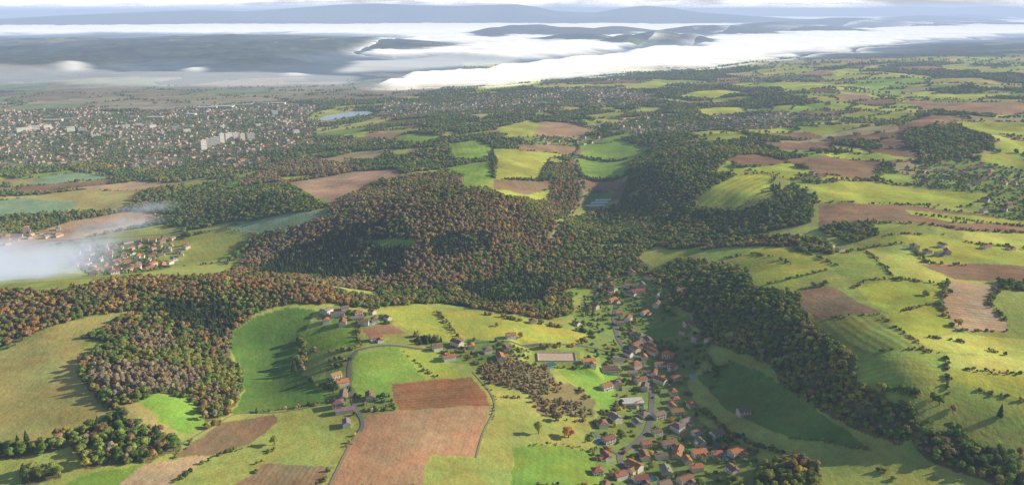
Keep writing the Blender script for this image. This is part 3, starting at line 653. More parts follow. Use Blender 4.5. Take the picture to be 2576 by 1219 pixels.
def hip_roof(bm,x0,x1,y0,y1,h,rh,mi=0,ov=.6):
    x0-=ov;x1+=ov;y0-=ov;y1+=ov; ym=(y0+y1)/2; d=(y1-y0)/2*.9; z=h-.05
    b=[bm.verts.new(c) for c in ((x0,y0,z),(x1,y0,z),(x1,y1,z),(x0,y1,z))]; t=[bm.verts.new(c) for c in ((x0,y0,z+.25),(x1,y0,z+.25),(x1,y1,z+.25),(x0,y1,z+.25))]
    r=[bm.verts.new((x0+d,ym,z+rh+.25)),bm.verts.new((x1-d,ym,z+rh+.25))]
    for f in ([b[3],b[2],b[1],b[0]],[b[0],b[1],t[1],t[0]],[b[1],b[2],t[2],t[1]],[b[2],b[3],t[3],t[2]],[b[3],b[0],t[0],t[3]],[t[0],t[1],r[1],r[0]],[t[1],t[2],r[1]],[t[2],t[3],r[0],r[1]],[t[3],t[0],r[0]]):
        bm.faces.new(f).material_index=mi
def fin(bm,name,*mats):
    me=bpy.data.meshes.new(name); bm.to_mesh(me); bm.free()
    for m_ in mats: me.materials.append(m_)
    return me
def mk_arch(kind):
    bw=bmesh.new(); br=bmesh.new()
    if kind==0: dims=(-5.6,5.6,-4,4,4.9,1.9); gable_wall(bw,*dims); gable_roof(br,*dims)
    elif kind==1:
        dims=(-6.5,6.5,-4,4,4.8,1.9); gable_wall(bw,*dims); gable_roof(br,*dims)
        w2=bmesh.new(); gable_wall(w2,-9,-4.1,-3,3,3.6,1.4); r2=bmesh.new(); gable_roof(r2,-9,-4.3,-3,3,3.6,1.4)
        for q,dst in ((w2,bw),(r2,br)):
            for v in q.verts: v.co=Vector((v.co.y+2.6,v.co.x,v.co.z))
            bmesh.ops.reverse_faces(q,faces=q.faces)
            tmp=bpy.data.meshes.new("tmp"); q.to_mesh(tmp); dst.from_mesh(tmp); q.free(); bpy.data.meshes.remove(tmp)
    elif kind==2: dims=(-5.2,5.2,-4.6,4.6,5,2.1); boxm(bw,*dims[:4],-2.5,4.95); hip_roof(br,*dims)
    else: dims=(-8.5,8.5,-3.8,3.8,3.6,1.8); gable_wall(bw,*dims); gable_roof(br,*dims)
    h=dims[4]; wins=[]; 
    for x in (-.62,.1,.62):
        for z in ([1.6,4.0] if h>4.3 else [1.7]):
            wins.append((x*dims[1],dims[2]-.03,z-.1))
    door=(-.25*dims[1],dims[2]-.04,0)
    return dict(wall=fin(bw,"wall",matWallT),roof=fin(br,"roof",matRoof),wins=wins,door=door,dims=dims)
arch=[mk_arch(i) for i in range(4)]
bm=bmesh.new(); boxm(bm,-.5,.5,-.05,.05,-.6,.6); mWin=fin(bm,"window",matGlass)
bm=bmesh.new(); boxm(bm,-.5,.5,-.05,.05,0,2.1); mDoor=fin(bm,"door",matDoor)
bm=bmesh.new(); boxm(bm,-.35,.35,-.35,.35,-1.5,1.25); mChim=fin(bm,"chimney",matBrick)
def small_mesh(i):
    bm=bmesh.new(); d=arch[i]['dims']
    if i==2: boxm(bm,*d[:4],-2.5,4.95,0); hip_roof(bm,*d,1)
    else: gable_wall(bm,*d,0); gable_roof(bm,*d,1)
    return fin(bm,"small_house",matWhite,matRoof)
smalls=[small_mesh(0),small_mesh(2),small_mesh(3)]
roofc=[((.58,.26,.14),"orange tile roof"),((.46,.22,.14),"terracotta tile roof"),((.36,.20,.14),"red brown tile roof"),((.32,.23,.18),"brown tile roof"),((.36,.31,.28),"grey brown roof"),((.70,.32,.16),"bright orange tile roof")]
wallc=[((.78,.72,.62),"cream"),((.84,.82,.78),"white"),((.68,.58,.48),"beige"),((.74,.64,.54),"pale ochre"),((.56,.52,.48),"grey stone")]
hp=[(880,922),(852,932),(845,950),(862,968),(864,998),(850,1022),(868,1036),(872,1070),(852,1078),(930,1002),(946,856),(962,850),(825,786),(850,793),(820,810),(900,803),(925,802),(915,816),(942,808),(975,803),
(1100,880),(1150,868),(1170,860),(1212,864),(1226,886),(1272,880),(1130,905),(1155,912),(1185,874),(1480,915),(1497,926),(1562,872),(1525,978),(1550,972),(1552,912),
(1515,1072),(1602,1068),(1620,1048),(1530,1112),(1625,1122),(1652,1092),(1684,1122),(1704,1082),(1762,1115),(1525,1152),(1620,1152),(1664,1152),(1675,1192),(1560,1202),(1722,1212),(1752,1182),(1804,1147),(1842,1187),(1880,1192),(1705,1142),
(1612,850),(1630,862),(1588,838),(1602,872),(1642,890),(1620,902),(1660,922),(1598,924),(1645,942),(1672,946),(1612,962),(1622,978),(1662,962),(1692,990),(1690,1026),(1704,1042),(1692,926),(1580,894),(1702,956),
(1495,775),(1512,782),(1540,760),(1557,792),(1580,806),(1602,812),(1622,790),(1500,745),(1530,742),(1507,722),(1586,742),(1604,735),(1560,817),(1450,817),(1752,855),(1782,860),(1716,735),(1590,690),(1612,662),(1578,722),(1530,702),(1652,770),(1340,812),(1632,702),
(1870,1042),(1895,1048),(2300,625),(2332,637),(2362,642),(2382,638),(2482,625),(2542,628),(2090,622),(2112,632),(1790,1180)]
HX=[];HY=[]
q=cast(hp)
def acc(pts,mind):
    for p in pts:
        if all((p[0]-a)**2+(p[1]-b)**2>mind*mind for a,b in zip(HX[-1100:],HY[-1100:])): HX.append(p[0]);HY.append(p[1])
acc(q,12)
def sample(reg,n,mind,thr=.36,warp=False):
    p=regw[reg]; x0,y0=p.min(0);x1,y1=p.max(0); got=[]
    t=0
    while len(got)<n and t<60:
        X=rng.uniform(x0,x1,800);Y=rng.uniform(y0,y1,800)
        if warp: m_=inpoly(X+fbm(X/130,Y/130,3,301)*260,Y+fbm(X/130+9,Y/130,3,302)*260,p)&(fbm(X/130,Y/130,3,90)<rng.normal(.04,.1,800))
        else: m_=inpoly(X,Y,p)&(vnoise(X/120,Y/120,44)>thr)
        got+=list(zip(X[m_],Y[m_])); t+=1
    acc(got[:n],mind)
for reg,n,md in [('vilI',6,15),('vilD',10,15),('vilE',10,15),('vilK',75,14),('vilL',75,13),('vilA',30,17),('vilB',130,13.5),('vilC',36,13.5),('vilF',60,21),('vilG',5,16),('vilH',45,19),('vilJ',10,17),('vilM',50,22),('vilN',30,22),('town3',300,19),('town',2600,15),('town2',1100,20)]:
    sample(reg,n,md,.0 if reg in('vilK','vilL','vilB') else .33,reg.startswith('town'))
HX=np.array(HX);HY=np.array(HY)
k=(~near_road(HX,HY)|(np.hypot(HX,HY)>1300))&~((np.abs(HX-ctc[0])<28)&(np.abs(HY-ctc[1])<20)); HX=HX[k];HY=HY[k]
HZ=height(HX,HY)
u,v,dd=project(HX,HY,HZ); inf=(u>0)&(u<2576)&(v>0)&(v<1219)
order=np.argsort(np.where(inf,dd,1e9)); ind=order[:290]; rest=order[290:]
near=HX[ind];neary=HY[ind]
dmin=np.full(len(TX),1e9)
tn=np.where(np.hypot(TX,TY)<2200)[0]
for k in range(0,len(tn),5000):
    ii=tn[k:k+5000]; dmin[ii]=((TX[ii,None]-near[None])**2+(TY[ii,None]-neary[None])**2).min(1)
k=dmin>6.6**2; TX=TX[k];TY=TY[k];TS=TS[k];TW=TW[k]
for n_,i in enumerate(ind):
    x,y,z=HX[i],HY[i],HZ[i]; d_=dd[i]
    rk,rl=random.choices(roofc,weights=[4,4,3,3,2.5,1.5])[0]; wk,wl=random.choices(wallc,weights=[4,5,2,3,1])[0]
    rk=tuple(c_*random.uniform(.85,1.15) for c_ in rk)
    rot=random.choice([.35,.35+math.pi/2,.2,1.75,.6,2.3,1.2])+random.uniform(-.15,.15)
    if d_<1250:
        kk=random.choices([0,1,2,3],weights=[5,3,3,1])[0]; a=arch[kk]; s=random.uniform(.70,.98)
        top=bpy.data.objects.new("house",None); coll.objects.link(top); top.location=(x,y,z); top.rotation_euler=(0,0,rot+random.choice([0,math.pi])); top.scale=(s,s,s)
        top["label"]=f"{wl} rendered house with {rl} and brick chimney"; top["category"]="house"; top["group"]="houses of the villages"
        w=mkobj("wall",a['wall'],parent=top); w["tint"]=wk
        r=mkobj("roof",a['roof'],parent=top); r["tint"]=rk
        dm=a['dims']; mkobj("chimney",mChim,parent=r,loc=(dm[1]*.45,.9,dm[4]+dm[5]*.8+.4))
        for wn in a['wins']: mkobj("window",mWin,parent=w,loc=wn)
        mkobj("door",mDoor,parent=w,loc=a['door'])
    else:
        kk=random.choice([0,0,1,2]); s=random.uniform(.72,1.0)
        ob=mkobj("small_house",smalls[kk],loc=(x,y,z),rotz=rot,scl=(s,s,s),label=f"small white walled house with {rl}",cat="house",group="houses of the villages"); ob["tint"]=rk
# ------------------------------------------------------------------ scatter with geometry nodes
def scatter(name,X,Y,Zz,rot,scl,kinds,tint,sources,label,cat):
    me=bpy.data.meshes.new(name); n=len(X); me.vertices.add(n); me.vertices.foreach_set('co',np.stack([X,Y,Zz],1).astype(np.float32).ravel())
    def at(nm,t,arr,key): a=me.attributes.new(nm,t,'POINT'); a.data.foreach_set(key,np.ascontiguousarray(arr).ravel())
    at('rotv','FLOAT_VECTOR',np.stack([rng.normal(0,.04,n),rng.normal(0,.04,n),rot],1).astype(np.float32),'vector')
    at('sclv','FLOAT_VECTOR',scl.astype(np.float32),'vector'); at('tint','FLOAT_VECTOR',tint.astype(np.float32),'vector'); at('kindi','INT',kinds.astype(np.int32),'value')
    ob=mkobj(name,me,"stuff",label=label,cat=cat)
    ng=bpy.data.node_groups.new(name,'GeometryNodeTree')
    ng.interface.new_socket('Geometry',in_out='INPUT',socket_type='NodeSocketGeometry'); ng.interface.new_socket('Geometry',in_out='OUTPUT',socket_type='NodeSocketGeometry')
    gi=ng.nodes.new('NodeGroupInput');go=ng.nodes.new('NodeGroupOutput'); jn=ng.nodes.new('GeometryNodeJoinGeometry')
    def na_(nm,dt):
        q=ng.nodes.new('GeometryNodeInputNamedAttribute'); q.data_type=dt; q.inputs[0].default_value=nm; return q.outputs[0]
    R_=na_('rotv','FLOAT_VECTOR');S_=na_('sclv','FLOAT_VECTOR');K_=na_('kindi','INT')
    e2r=ng.nodes.new('FunctionNodeEulerToRotation'); ng.links.new(R_,e2r.inputs[0])
    for i,src in enumerate(sources):
        oi=ng.nodes.new('GeometryNodeObjectInfo'); oi.inputs['Object'].default_value=src; oi.transform_space='ORIGINAL'; oi.inputs['As Instance'].default_value=False
        cmp_=ng.nodes.new('FunctionNodeCompare'); cmp_.data_type='INT'; cmp_.operation='EQUAL'; ng.links.new(K_,cmp_.inputs[2]); cmp_.inputs[3].default_value=i
        ip=ng.nodes.new('GeometryNodeInstanceOnPoints')
        ng.links.new(gi.outputs[0],ip.inputs['Points']); ng.links.new(cmp_.outputs[0],ip.inputs['Selection']); ng.links.new(oi.outputs['Geometry'],ip.inputs['Instance'])
        ng.links.new(e2r.outputs[0],ip.inputs['Rotation']); ng.links.new(S_,ip.inputs['Scale']); ng.links.new(ip.outputs[0],jn.inputs[0])
    ng.links.new(jn.outputs[0],go.inputs[0])
    md=ob.modifiers.new("scatter",'NODES'); md.node_group=ng
    return ob
TZ=height(TX,TY); N=len(TX)
P_={'olive':(.46,.46,.12),'green':(.26,.37,.09),'dark':(.10,.16,.065),'brown':(.50,.38,.18),'orange':(.64,.38,.11),'yellow':(.70,.60,.13),'bare':(.54,.46,.31),'lgreen':(.42,.50,.13)}
nm=list(P_); PC=np.array([P_[k] for k in nm])
mixw={0:[5,3,.5,2,.2,.5,1.6,2],1:[4,2,.4,3.4,.9,.7,1.6,1],2:[.5,2.5,7,.4,0,0,0,.6],3:[1,0,0,2,.0,0,8,0],4:[6,5,.7,.8,.02,.2,.5,3],5:[4,1.4,.6,4,.1,.3,3,1],6:[5,3,.9,2,.3,1.0,1,1.8],7:[1.5,1,.0,6,.4,.2,4,.3],8:[5,5,.7,1,.02,.1,.6,2],9:[4,5,.9,1,.1,.4,.6,2]}
TK=np.zeros(N,int);TC=np.zeros((N,3))
clump=vnoise(TX/110,TY/110,63)*.34+vnoise(TX/32,TY/32,61)*.42+rng.random(N)*.24
clump=np.clip((clump-.17)/.66,0,.9999)
for w,ws in mixw.items():
    m_=TW==w; cs=np.cumsum(ws)/sum(ws); idx=np.searchsorted(cs,clump[m_]); idx=np.minimum(idx,7); TC[m_]=PC[idx]
    rk=rng.random(m_.sum()); TK[m_]=np.where(rk<.4,0,np.where(rk<.75,1,2))
    ii=np.where(m_)[0]; TK[ii[idx==6]]=4
    TK[ii[(idx==2)&(rng.random(len(ii))<.8)&(TS[ii]>.5)&((TW[ii]!=9)|(rng.random(len(ii))<.3))]]=3
TC*=rng.uniform(.82,1.2,N)[:,None]; TC*=1+rng.normal(0,.05,(N,3)); TC=np.clip(TC,.012,.85)
TR=rng.uniform(0,6.28,N)
TSv=np.stack([TS*rng.uniform(.98,1.25,N),TS*rng.uniform(.98,1.25,N),TS*rng.uniform(.9,1.12,N)],1)
u,v,td=project(TX,TY,TZ); inf=(u>10)&(u<2566)&(v>0)&(v<1240)
sz=np.where(inf,TS/td,0); to=np.argsort(-sz); ti=to[:290]
cn=["olive green","green","dark green","brown","orange","yellow","bare grey brown","light green"]
srcs={}
extra=[]
for k in range(5):
    if not any(TK[j]==k for j in ti): extra.append([j for j in to[290:9000] if TK[j]==k][0])
ti=list(ti)+extra
for i in ti:
    k=int(TK[i]); nme="conifer_tree" if k==3 else "broadleaf_tree"
    top=bpy.data.objects.new(nme,None); coll.objects.link(top); top.location=(TX[i],TY[i],TZ[i]); top.rotation_euler=(0,0,TR[i]); top.scale=TSv[i]
    ci=int(np.argmin(((PC-TC[i])**2).sum(1)))
    top["label"]=f"{cn[ci]} {'pointed conifer' if k==3 else 'leafy broadleaf'} tree standing among fields and woods"; top["category"]="tree"; top["group"]="nearest woodland and garden trees"
    mkobj("trunk",trunks[k],parent=top); c_=mkobj("crown",crowns[k],parent=top); c_["tint"]=tuple(float(q) for q in TC[i]); srcs.setdefault(k,c_)
tr=np.setdiff1d(to[290:],np.array(extra,int))
scatter("woodland",TX[tr],TY[tr],TZ[tr]-3.0*TS[tr],TR[tr],TSv[tr],TK[tr],TC[tr],[srcs[k] for k in range(5)],"autumn woodland, copses and hedgerows covering the hills","woodland")
so=[]
for ob in list(coll.objects):
    if ob.name.startswith("small_house") and ob.data in smalls and ob.data not in [o_.data for o_ in so]: so.append(ob)
so.sort(key=lambda o_:smalls.index(o_.data))
if not so:
    i=rest[0]; so=[mkobj("small_house",smalls[0],loc=(HX[i],HY[i],HZ[i]),label="small white walled house with orange tile roof",cat="house",group="houses of the villages")]; so[0]["tint"]=roofc[0][0]; rest=rest[1:]
n=len(rest); rc=np.array([c_ for c_,_ in roofc]); 
sc=rng.uniform(.6,1.0,n)
scatter("distant_houses",HX[rest],HY[rest],HZ[rest],rng.uniform(0,3.1,n),np.stack([sc,sc,sc],1),rng.integers(0,len(so),n),rc[rng.integers(0,len(rc),n)]*rng.uniform(.9,1.25,n)[:,None],so,"dense mass of small white houses with orange roofs","houses")
print("scatter",time.time()-T0,len(so),n)
# ------------------------------------------------------------------ blocks and sheds
def block(u_,v_,w,d,h,rot,floors,name,label,cat,roofmat=matGrey,wallmat=None):
    x,y=cast1(u_,v_); z=float(height(x,y))
    top=bpy.data.objects.new(name,None); coll.objects.link(top); top.location=(x,y,z); top.rotation_euler=(0,0,rot); top["label"]=label; top["category"]=cat; top["group"]=cat+"s of the valley"
    bm=bmesh.new(); boxm(bm,-w/2,w/2,-d/2,d/2,-4,h); mkobj("wall",fin(bm,"wall",wallmat or matBlock),parent=top)
    bm=bmesh.new(); boxm(bm,-w/2-.3,w/2+.3,-d/2-.3,d/2+.3,h+.01,h+.7)
    if floors>3: boxm(bm,-w*.1,w*.12,-d*.2,d*.2,h+.71,h+3)
    mkobj("roof",fin(bm,"roof",roofmat),parent=top)
    for f_ in range(floors):
        z0=h*(f_+.42)/floors; z1=h*(f_+.6)/floors
        bm=bmesh.new(); boxm(bm,-w/2+1,w/2-1,-d/2-.08,-d/2-.01,z0,z1); mkobj("window_band",fin(bm,"window_band",matGlass),parent=top)
for (a,b,w,h) in [(512,376,16,26),(526,372,14,24),(542,366,24,24),(558,360,14,28),(576,355,22,24),(594,352,14,22),(610,353,14,20),(632,350,20,17),(60,331,44,13),(88,328,28,15),(120,325,24,13),(178,330,24,14),(208,332,24,12),
    (318,322,22,10),(350,318,20,10),(384,322,24,10),(470,333,22,10),(440,325,16,8),(692,288,20,14),(716,310,14,10),(745,336,18,11),(560,322,16,8),(650,318,20,8),(240,345,20,8),(30,345,20,8)]:
    block(a,b,w,9,h,random.uniform(.4,1.0),max(3,int(h/4)),"apartment_block","white multi storey apartment block in the town","apartment block",matBlock)
for (a,b,w,d_) in [(520,273,80,26),(560,270,90,30),(605,266,100,30),(650,263,90,26),(700,262,60,22),(390,298,56,20),(135,305,60,20),(175,302,56,18),(480,290,40,20),(740,256,50,22),(335,296,36,18)]:
    block(a,b,w,d_,6,random.uniform(-.1,.3),1,"warehouse","long low pale warehouse with flat roof","warehouse",matBlock if random.random()<.6 else matGrey)
block(1590,1018,20,11,4.2,.1,1,"village_hall","long low white village hall with flat roof","hall",matBlock)
matGlassHouse=plain("greenhouse_white",(.85,.87,.9))
for a,b in [(1498,520),(1510,513),(1522,506)]: block(a,b,36,8,2.6,.1,1,"greenhouse","low white greenhouse on valley meadow","greenhouse",matGlassHouse,matGlassHouse)
matGreen=plain("green_sheet_roof",(.05,.26,.20))
block(1385,924,9,6,3.2,.4,1,"sports_hall","small hall with green roof beside sandy court","hall",matGreen)
block(1535,935,16,11,4,.05,1,"barn","barn with brown roof beside houses","barn",plain("barn_roof",(.22,.13,.1)))
top=bpy.data.objects.new("sports_court",None); coll.objects.link(top); top.location=(ctc[0],ctc[1],ctz+.25); top["label"]="pale sandy sports court with low white boards"; top["category"]="sports court"
bm=bmesh.new(); boxm(bm,-19,19,-10,10,-1,0); mkobj("court_surface",fin(bm,"court_surface",matSand),parent=top)
for (x0,x1,y0,y1) in [(-19,19,-10.15,-10.01),(-19,19,10.01,10.15),(-19.15,-19.01,-10,10),(19.01,19.15,-10,10)]:
    bm=bmesh.new(); boxm(bm,x0,x1,y0,y1,-1,.9); mkobj("board",fin(bm,"board",matBoard),parent=top)
for (a,b) in [(1606,1137),(1828,1152),(1502,1108),(962,800),(932,812),(1746,946),(1590,1180),(1775,1128),(1645,1205)]:
    x,y=cast1(a,b); z=float(height(x,y)); top=bpy.data.objects.new("swimming_pool",None); coll.objects.link(top); top.location=(x,y,z+.25); top.rotation_euler=(0,0,random.uniform(0,3)); top["label"]="blue garden swimming pool with pale stone rim"; top["category"]="swimming pool"; top["group"]="garden swimming pools"
    bm=bmesh.new(); boxm(bm,-4.6,4.6,-3,3,-1.5,.1); mkobj("rim",fin(bm,"rim",matRim),parent=top)
    bm=bmesh.new(); boxm(bm,-3.8,3.8,-2.2,2.2,.11,.2); mkobj("water_surface",fin(bm,"water_surface",matPool),parent=top)
# cars
bm=bmesh.new(); boxm(bm,-2.1,2.1,-.85,.85,.3,.85); bmesh.ops.bevel(bm,geom=bm.edges[:],offset=.12,segments=2,affect='EDGES'); mBody=fin(bm,"body",matPaint)
bm=bmesh.new(); boxm(bm,-1.2,1.0,-.72,.72,.85,1.4)
for v_ in bm.verts:
    if v_.co.z>1.2: v_.co.x*=.72; v_.co.y*=.88
mCab=fin(bm,"cabin",matGlass)
bm=bmesh.new(); bmesh.ops.create_cone(bm,segments=14,radius1=.33,radius2=.33,depth=.22,cap_ends=True); 
for v_ in bm.verts: v_.co=Vector((v_.co.x,v_.co.z,v_.co.y+.33))
mWh=fin(bm,"wheel",matTyre)
mainr=roadpts[0]
for k in range(10):
    i=int(len(mainr)*(.06+.085*k)); c0=mainr[i]; d=mainr[min(i+1,len(mainr)-1)]-mainr[i-1]; d/=np.hypot(*d); n=np.array([-d[1],d[0]]); x,y=c0+n*(1.6 if k%2 else -1.6); z=float(height(x,y))+.4
    top=bpy.data.objects.new("parked_car",None); coll.objects.link(top); top.location=(x,y,z); top.rotation_euler=(0,0,math.atan2(d[1],d[0]))
    cc,cl_=random.choice([((.7,.7,.7),"white"),((.1,.1,.12),"dark grey"),((.35,.36,.38),"silver"),((.35,.04,.03),"red")])
    top["label"]=f"small {cl_} car on the village street"; top["category"]="car"; top["group"]="cars along the village street"
    b_=mkobj("body",mBody,parent=top); b_["tint"]=cc; mkobj("cabin",mCab,parent=top)
    for wx in (-1.3,1.3):
        for wy in (-.8,.8): mkobj("wheel",mWh,parent=top,loc=(wx,wy,0))
# ------------------------------------------------------------------ fog sea
FOGP=[([(930,195),(1010,182),(1130,178),(1200,165),(1330,150),(1480,140),(1600,120),(1740,114),(1760,90),(1900,80),(2200,68),(2480,57),(2576,48),(2900,40),(2900,84),(2576,84),(2300,100),(2220,118),(2000,144),(1850,160),(1700,176),(1560,182),(1380,196),(1200,210),(1100,210),(980,208)],1.0,1),
([(905,128),(960,120),(990,100),(1050,92),(960,84),(700,78),(0,82),(-500,84),(-500,58),(0,58),(500,52),(900,48),(1200,44),(1500,42),(1900,38),(2200,29.5),(2576,28.6),(3000,28.6),(3000,40),(2576,44),(2480,52),(2100,64),(1780,74),(1740,92),(1560,112),(1400,130),(1250,135),(1100,130),(980,136)],1.0,1),
([(900,155),(1100,138),(1350,135),(1250,155),(1000,172),(850,180)],.5,0),
([(-500,180),(300,182),(700,184),(900,188),(850,208),(300,212),(-500,212)],.25,0),
([(150,180),(190,176),(225,180),(215,186),(165,187)],.9,0),([(488,176),(510,173),(528,178),(510,183),(490,182)],.9,0),([(700,186),(740,184),(760,189),(715,191)],.8,0)]
fga=np.radians(np.arange(-46,46,.09)); fgl=np.linspace(math.log(2600),math.log(93000),640)
FA,FL=np.meshgrid(fga,fgl,indexing='ij'); FR=np.exp(FL); FX=FR*np.sin(FA); FY=FR*np.cos(FA)
mask=np.zeros(FA.shape);mask2=np.zeros(FA.shape)
WX=FX+fbm(FX/400,FY/400,5,101)*600*np.clip(FR/9000,.2,3); WY=FY+fbm(FX/400+30,FY/400,5,102)*1000*np.clip(FR/9000,.2,3)
for px,aamp,big in FOGP:
    a,s=ray([p[0] for p in px],[p[1] for p in px]); zf=-10. if big else -35.; r=(zf-H)/s; poly=np.stack([r*np.sin(a),r*np.cos(a)],1)
    if big: mask=np.maximum(mask,inpoly(WX.ravel(),WY.ravel(),poly).reshape(FA.shape)*aamp)
    else: mask2=np.maximum(mask2,inpoly(WX.ravel()*.5+FX.ravel()*.5,WY.ravel()*.5+FY.ravel()*.5,poly).reshape(FA.shape)*aamp)
def blur(m_,k,ax):
    c=np.cumsum(np.pad(m_,[(k+1,k) if i==ax else (0,0) for i in (0,1)],mode='edge'),axis=ax)
    s1=[slice(None)]*2;s0=[slice(None)]*2; s1[ax]=slice(2*k+1,None); s0[ax]=slice(0,-(2*k+1)); return (c[tuple(s1)]-c[tuple(s0)])/(2*k+1)
ms=mask;m2=mask2
for _ in range(2): ms=blur(blur(ms,8,0),3,1); m2=blur(blur(m2,4,0),1,1)
puff=fbm(FX/300,FY/220,5,111)
streak=fbm(FX/900+FY/2600,FY/420,5,141)
TH=height(FX,FY)
base=-62+np.clip(ms*1.3,0,1)*(48+puff*42)+9*fbm(FX/90,FY/90,3,112)*np.clip(ms*2,0,1)
FZ=np.where(ms>m2, np.where(ms<.35,np.maximum(base,TH+6),base), np.maximum(base,TH+6+16*m2))
alpha=np.clip(ms*1.25+(puff+streak)*1.4*np.clip(ms*(1-ms)*4,0,1),0,1)*np.clip(1.03+streak*.4,.75,1)
shore=np.clip((FZ-TH)/26,0,1)**.8; alpha*=np.where(ms>.35,shore,1)
alpha=np.maximum(alpha,m2*np.clip(1+streak*1.2,0,1))
alpha=np.where(np.maximum(ms,m2)<.012,0,alpha)
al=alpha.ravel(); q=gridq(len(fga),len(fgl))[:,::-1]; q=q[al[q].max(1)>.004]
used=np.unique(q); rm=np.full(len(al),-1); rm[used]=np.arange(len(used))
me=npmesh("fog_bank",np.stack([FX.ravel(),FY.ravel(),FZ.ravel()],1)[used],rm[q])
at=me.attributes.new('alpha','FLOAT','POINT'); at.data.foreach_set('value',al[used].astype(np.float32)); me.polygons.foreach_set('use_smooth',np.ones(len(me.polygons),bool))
def fogglowmat(name,emi,noise=False):
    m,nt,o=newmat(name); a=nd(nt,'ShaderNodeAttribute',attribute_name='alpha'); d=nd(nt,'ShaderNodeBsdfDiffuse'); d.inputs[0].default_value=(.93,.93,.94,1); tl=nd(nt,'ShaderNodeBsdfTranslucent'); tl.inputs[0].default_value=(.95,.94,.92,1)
    em=nd(nt,'ShaderNodeEmission'); em.inputs[0].default_value=(1,.91,.76,1); em.inputs[1].default_value=emi  # added glow stands in for sunlight scattered inside fog and cloud
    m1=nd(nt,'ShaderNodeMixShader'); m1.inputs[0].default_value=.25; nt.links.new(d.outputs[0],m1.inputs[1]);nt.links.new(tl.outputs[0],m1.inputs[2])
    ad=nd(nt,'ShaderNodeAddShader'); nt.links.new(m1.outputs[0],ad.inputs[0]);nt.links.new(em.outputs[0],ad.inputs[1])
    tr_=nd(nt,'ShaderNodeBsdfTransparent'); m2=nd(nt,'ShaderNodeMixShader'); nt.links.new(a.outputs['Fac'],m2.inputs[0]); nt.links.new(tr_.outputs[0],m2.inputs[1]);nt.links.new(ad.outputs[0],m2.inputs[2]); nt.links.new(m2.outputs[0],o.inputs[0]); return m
me.materials.append(fogglowmat("glowing_valley_fog",.92)); mkobj("fog_bank",me,"stuff",label="sea of white morning fog filling the valley",cat="fog")
cga=np.radians(np.arange(-44,44,.08)); zz=np.linspace(0,1,60)
CA,CZ=np.meshgrid(cga,zz,indexing='ij'); R_=29000.
n_a=fbm(CA*14,CZ*4,5,131); n_b=fbm(CA*6+3,CZ*.0,3,133)
Zc=320+CZ*900; Rc=R_+n_a*2000
al=np.clip((n_a*1.5+n_b*1.5+.62)*1.1,0,1)*np.clip(CZ*8,0,1)*np.clip((1-CZ)*4,0,1)
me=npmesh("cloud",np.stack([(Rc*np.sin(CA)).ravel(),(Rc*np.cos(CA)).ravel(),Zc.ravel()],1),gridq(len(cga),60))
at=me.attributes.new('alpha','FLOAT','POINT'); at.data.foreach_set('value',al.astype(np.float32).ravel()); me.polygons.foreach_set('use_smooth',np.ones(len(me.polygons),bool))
me.materials.append(fogglowmat("glowing_cloud_white",1.4)); mkobj("cloud_bank",me,"stuff",label="streaks of white cloud over the mountain ridge",cat="cloud")
print("fog",time.time()-T0)
# ------------------------------------------------------------------ haze and smoke
def volglowmat(name,sigma,colr):
    m,nt,o=newmat(name); ab=nd(nt,'ShaderNodeVolumeAbsorption'); ab.inputs['Color'].default_value=(0,0,0,1); ab.inputs['Density'].default_value=sigma
    em=nd(nt,'ShaderNodeEmission'); em.inputs[0].default_value=(*colr,1); em.inputs[1].default_value=sigma  # emission stands in for daylight scattered by haze, mist and smoke
    ad=nd(nt,'ShaderNodeAddShader'); nt.links.new(ab.outputs[0],ad.inputs[0]); nt.links.new(em.outputs[0],ad.inputs[1]); nt.links.new(ad.outputs[0],o.inputs['Volume'])
    return m,nt,ab,em
m,_,_,_=volglowmat("glowing_morning_haze",1/17000,(.57,.70,.94))
bm=bmesh.new(); boxm(bm,-100000,100000,-3000,99000,-400,450); me=fin(bm,"haze",m); mkobj("haze",me,"structure",label="thin blue morning haze in the air",cat="haze")
m,_,_,_=volglowmat("glowing_valley_mist",1/3200,(.48,.62,.88))
bm=bmesh.new(); boxm(bm,-30000,30000,3900,12000,-300,0); me=fin(bm,"mist",m); mkobj("mist",me,"structure",label="low blue mist lying over the far valley",cat="mist")
m,nt,ab,em=volglowmat("smoke",.01,(.70,.76,.86))
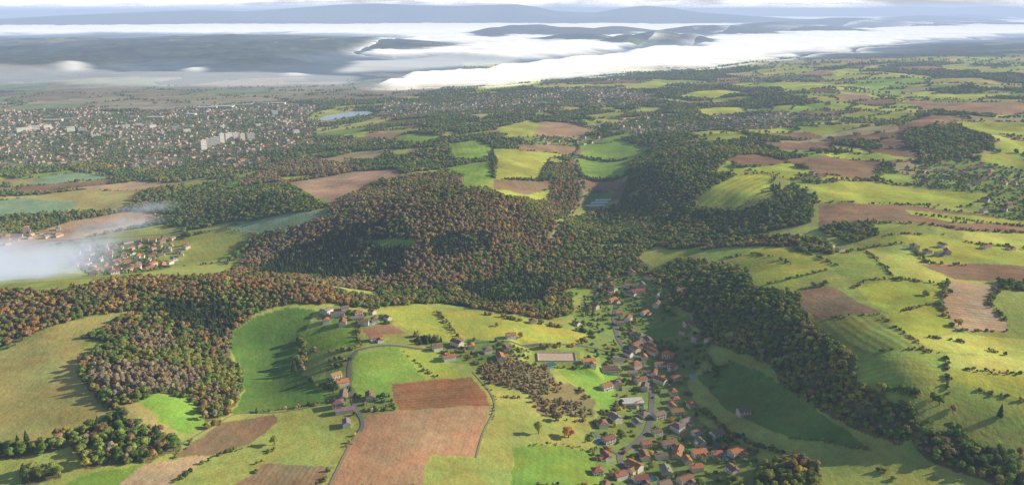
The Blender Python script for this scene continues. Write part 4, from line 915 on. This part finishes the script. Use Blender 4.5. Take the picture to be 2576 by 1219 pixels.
tc=nd(nt,'ShaderNodeTexCoord'); ln=nd(nt,'ShaderNodeVectorMath'); ln.operation='LENGTH'; nt.links.new(tc.outputs['Object'],ln.inputs[0])
vm=nd(nt,'ShaderNodeVectorMath'); vm.operation='MULTIPLY'; nt.links.new(tc.outputs['Object'],vm.inputs[0]); vm.inputs[1].default_value=(2.4,1.6,.8)
fo=maprange(nt,ln.outputs['Value'],.1,1.0,1,0); n=noise_(nt,vm.outputs[0],1.5,4,.6)
den=math_(nt,'MULTIPLY',math_(nt,'POWER',fo,1.3),maprange(nt,n,.38,.64,0,1)); den=math_(nt,'MULTIPLY',den,.036)
nt.links.new(den,ab.inputs['Density']); nt.links.new(den,em.inputs['Strength'])
matSmoke=m
for (a,b,rx,ry,rz,rot,zo) in [(10,715,150,75,46,.2,14),(-100,690,150,90,50,.0,16),(110,690,110,60,36,.4,14),(210,650,90,45,26,.6,18),(300,600,90,34,18,.6,22),(370,560,70,26,14,.6,26)]:
    x,y=cast1(max(a,-200),min(b,705)); z=float(height(x,y))
    bm=bmesh.new(); bmesh.ops.create_icosphere(bm,subdivisions=3,radius=1.0); me=fin(bm,"smoke",matSmoke)
    mkobj("smoke",me,"stuff",label="drifting pale smoke above village roofs",cat="smoke",loc=(x,y,z+zo),rotz=rot,scl=(rx,ry,rz))
# ------------------------------------------------------------------ light
sd=Vector((math.sin(SUN_AZ)*math.cos(SUN_EL),math.cos(SUN_AZ)*math.cos(SUN_EL),math.sin(SUN_EL)))
ld=bpy.data.lights.new("sun",'SUN'); ld.energy=5; ld.angle=math.radians(.5); ld.color=(1,.90,.68)
lo=bpy.data.objects.new("sun",ld); coll.objects.link(lo); lo.rotation_euler=sd.to_track_quat('Z','Y').to_euler()
w=bpy.data.worlds.new("World"); scene.world=w; w.use_nodes=True; nt=w.node_tree; bg=nt.nodes['Background']
sk=nt.nodes.new('ShaderNodeTexSky'); sk.sky_type='NISHITA'; sk.sun_disc=False; sk.sun_elevation=SUN_EL; sk.sun_rotation=SUN_AZ; sk.altitude=500
nt.links.new(sk.outputs[0],bg.inputs[0]); bg.inputs[1].default_value=.075
print("done",time.time()-T0)
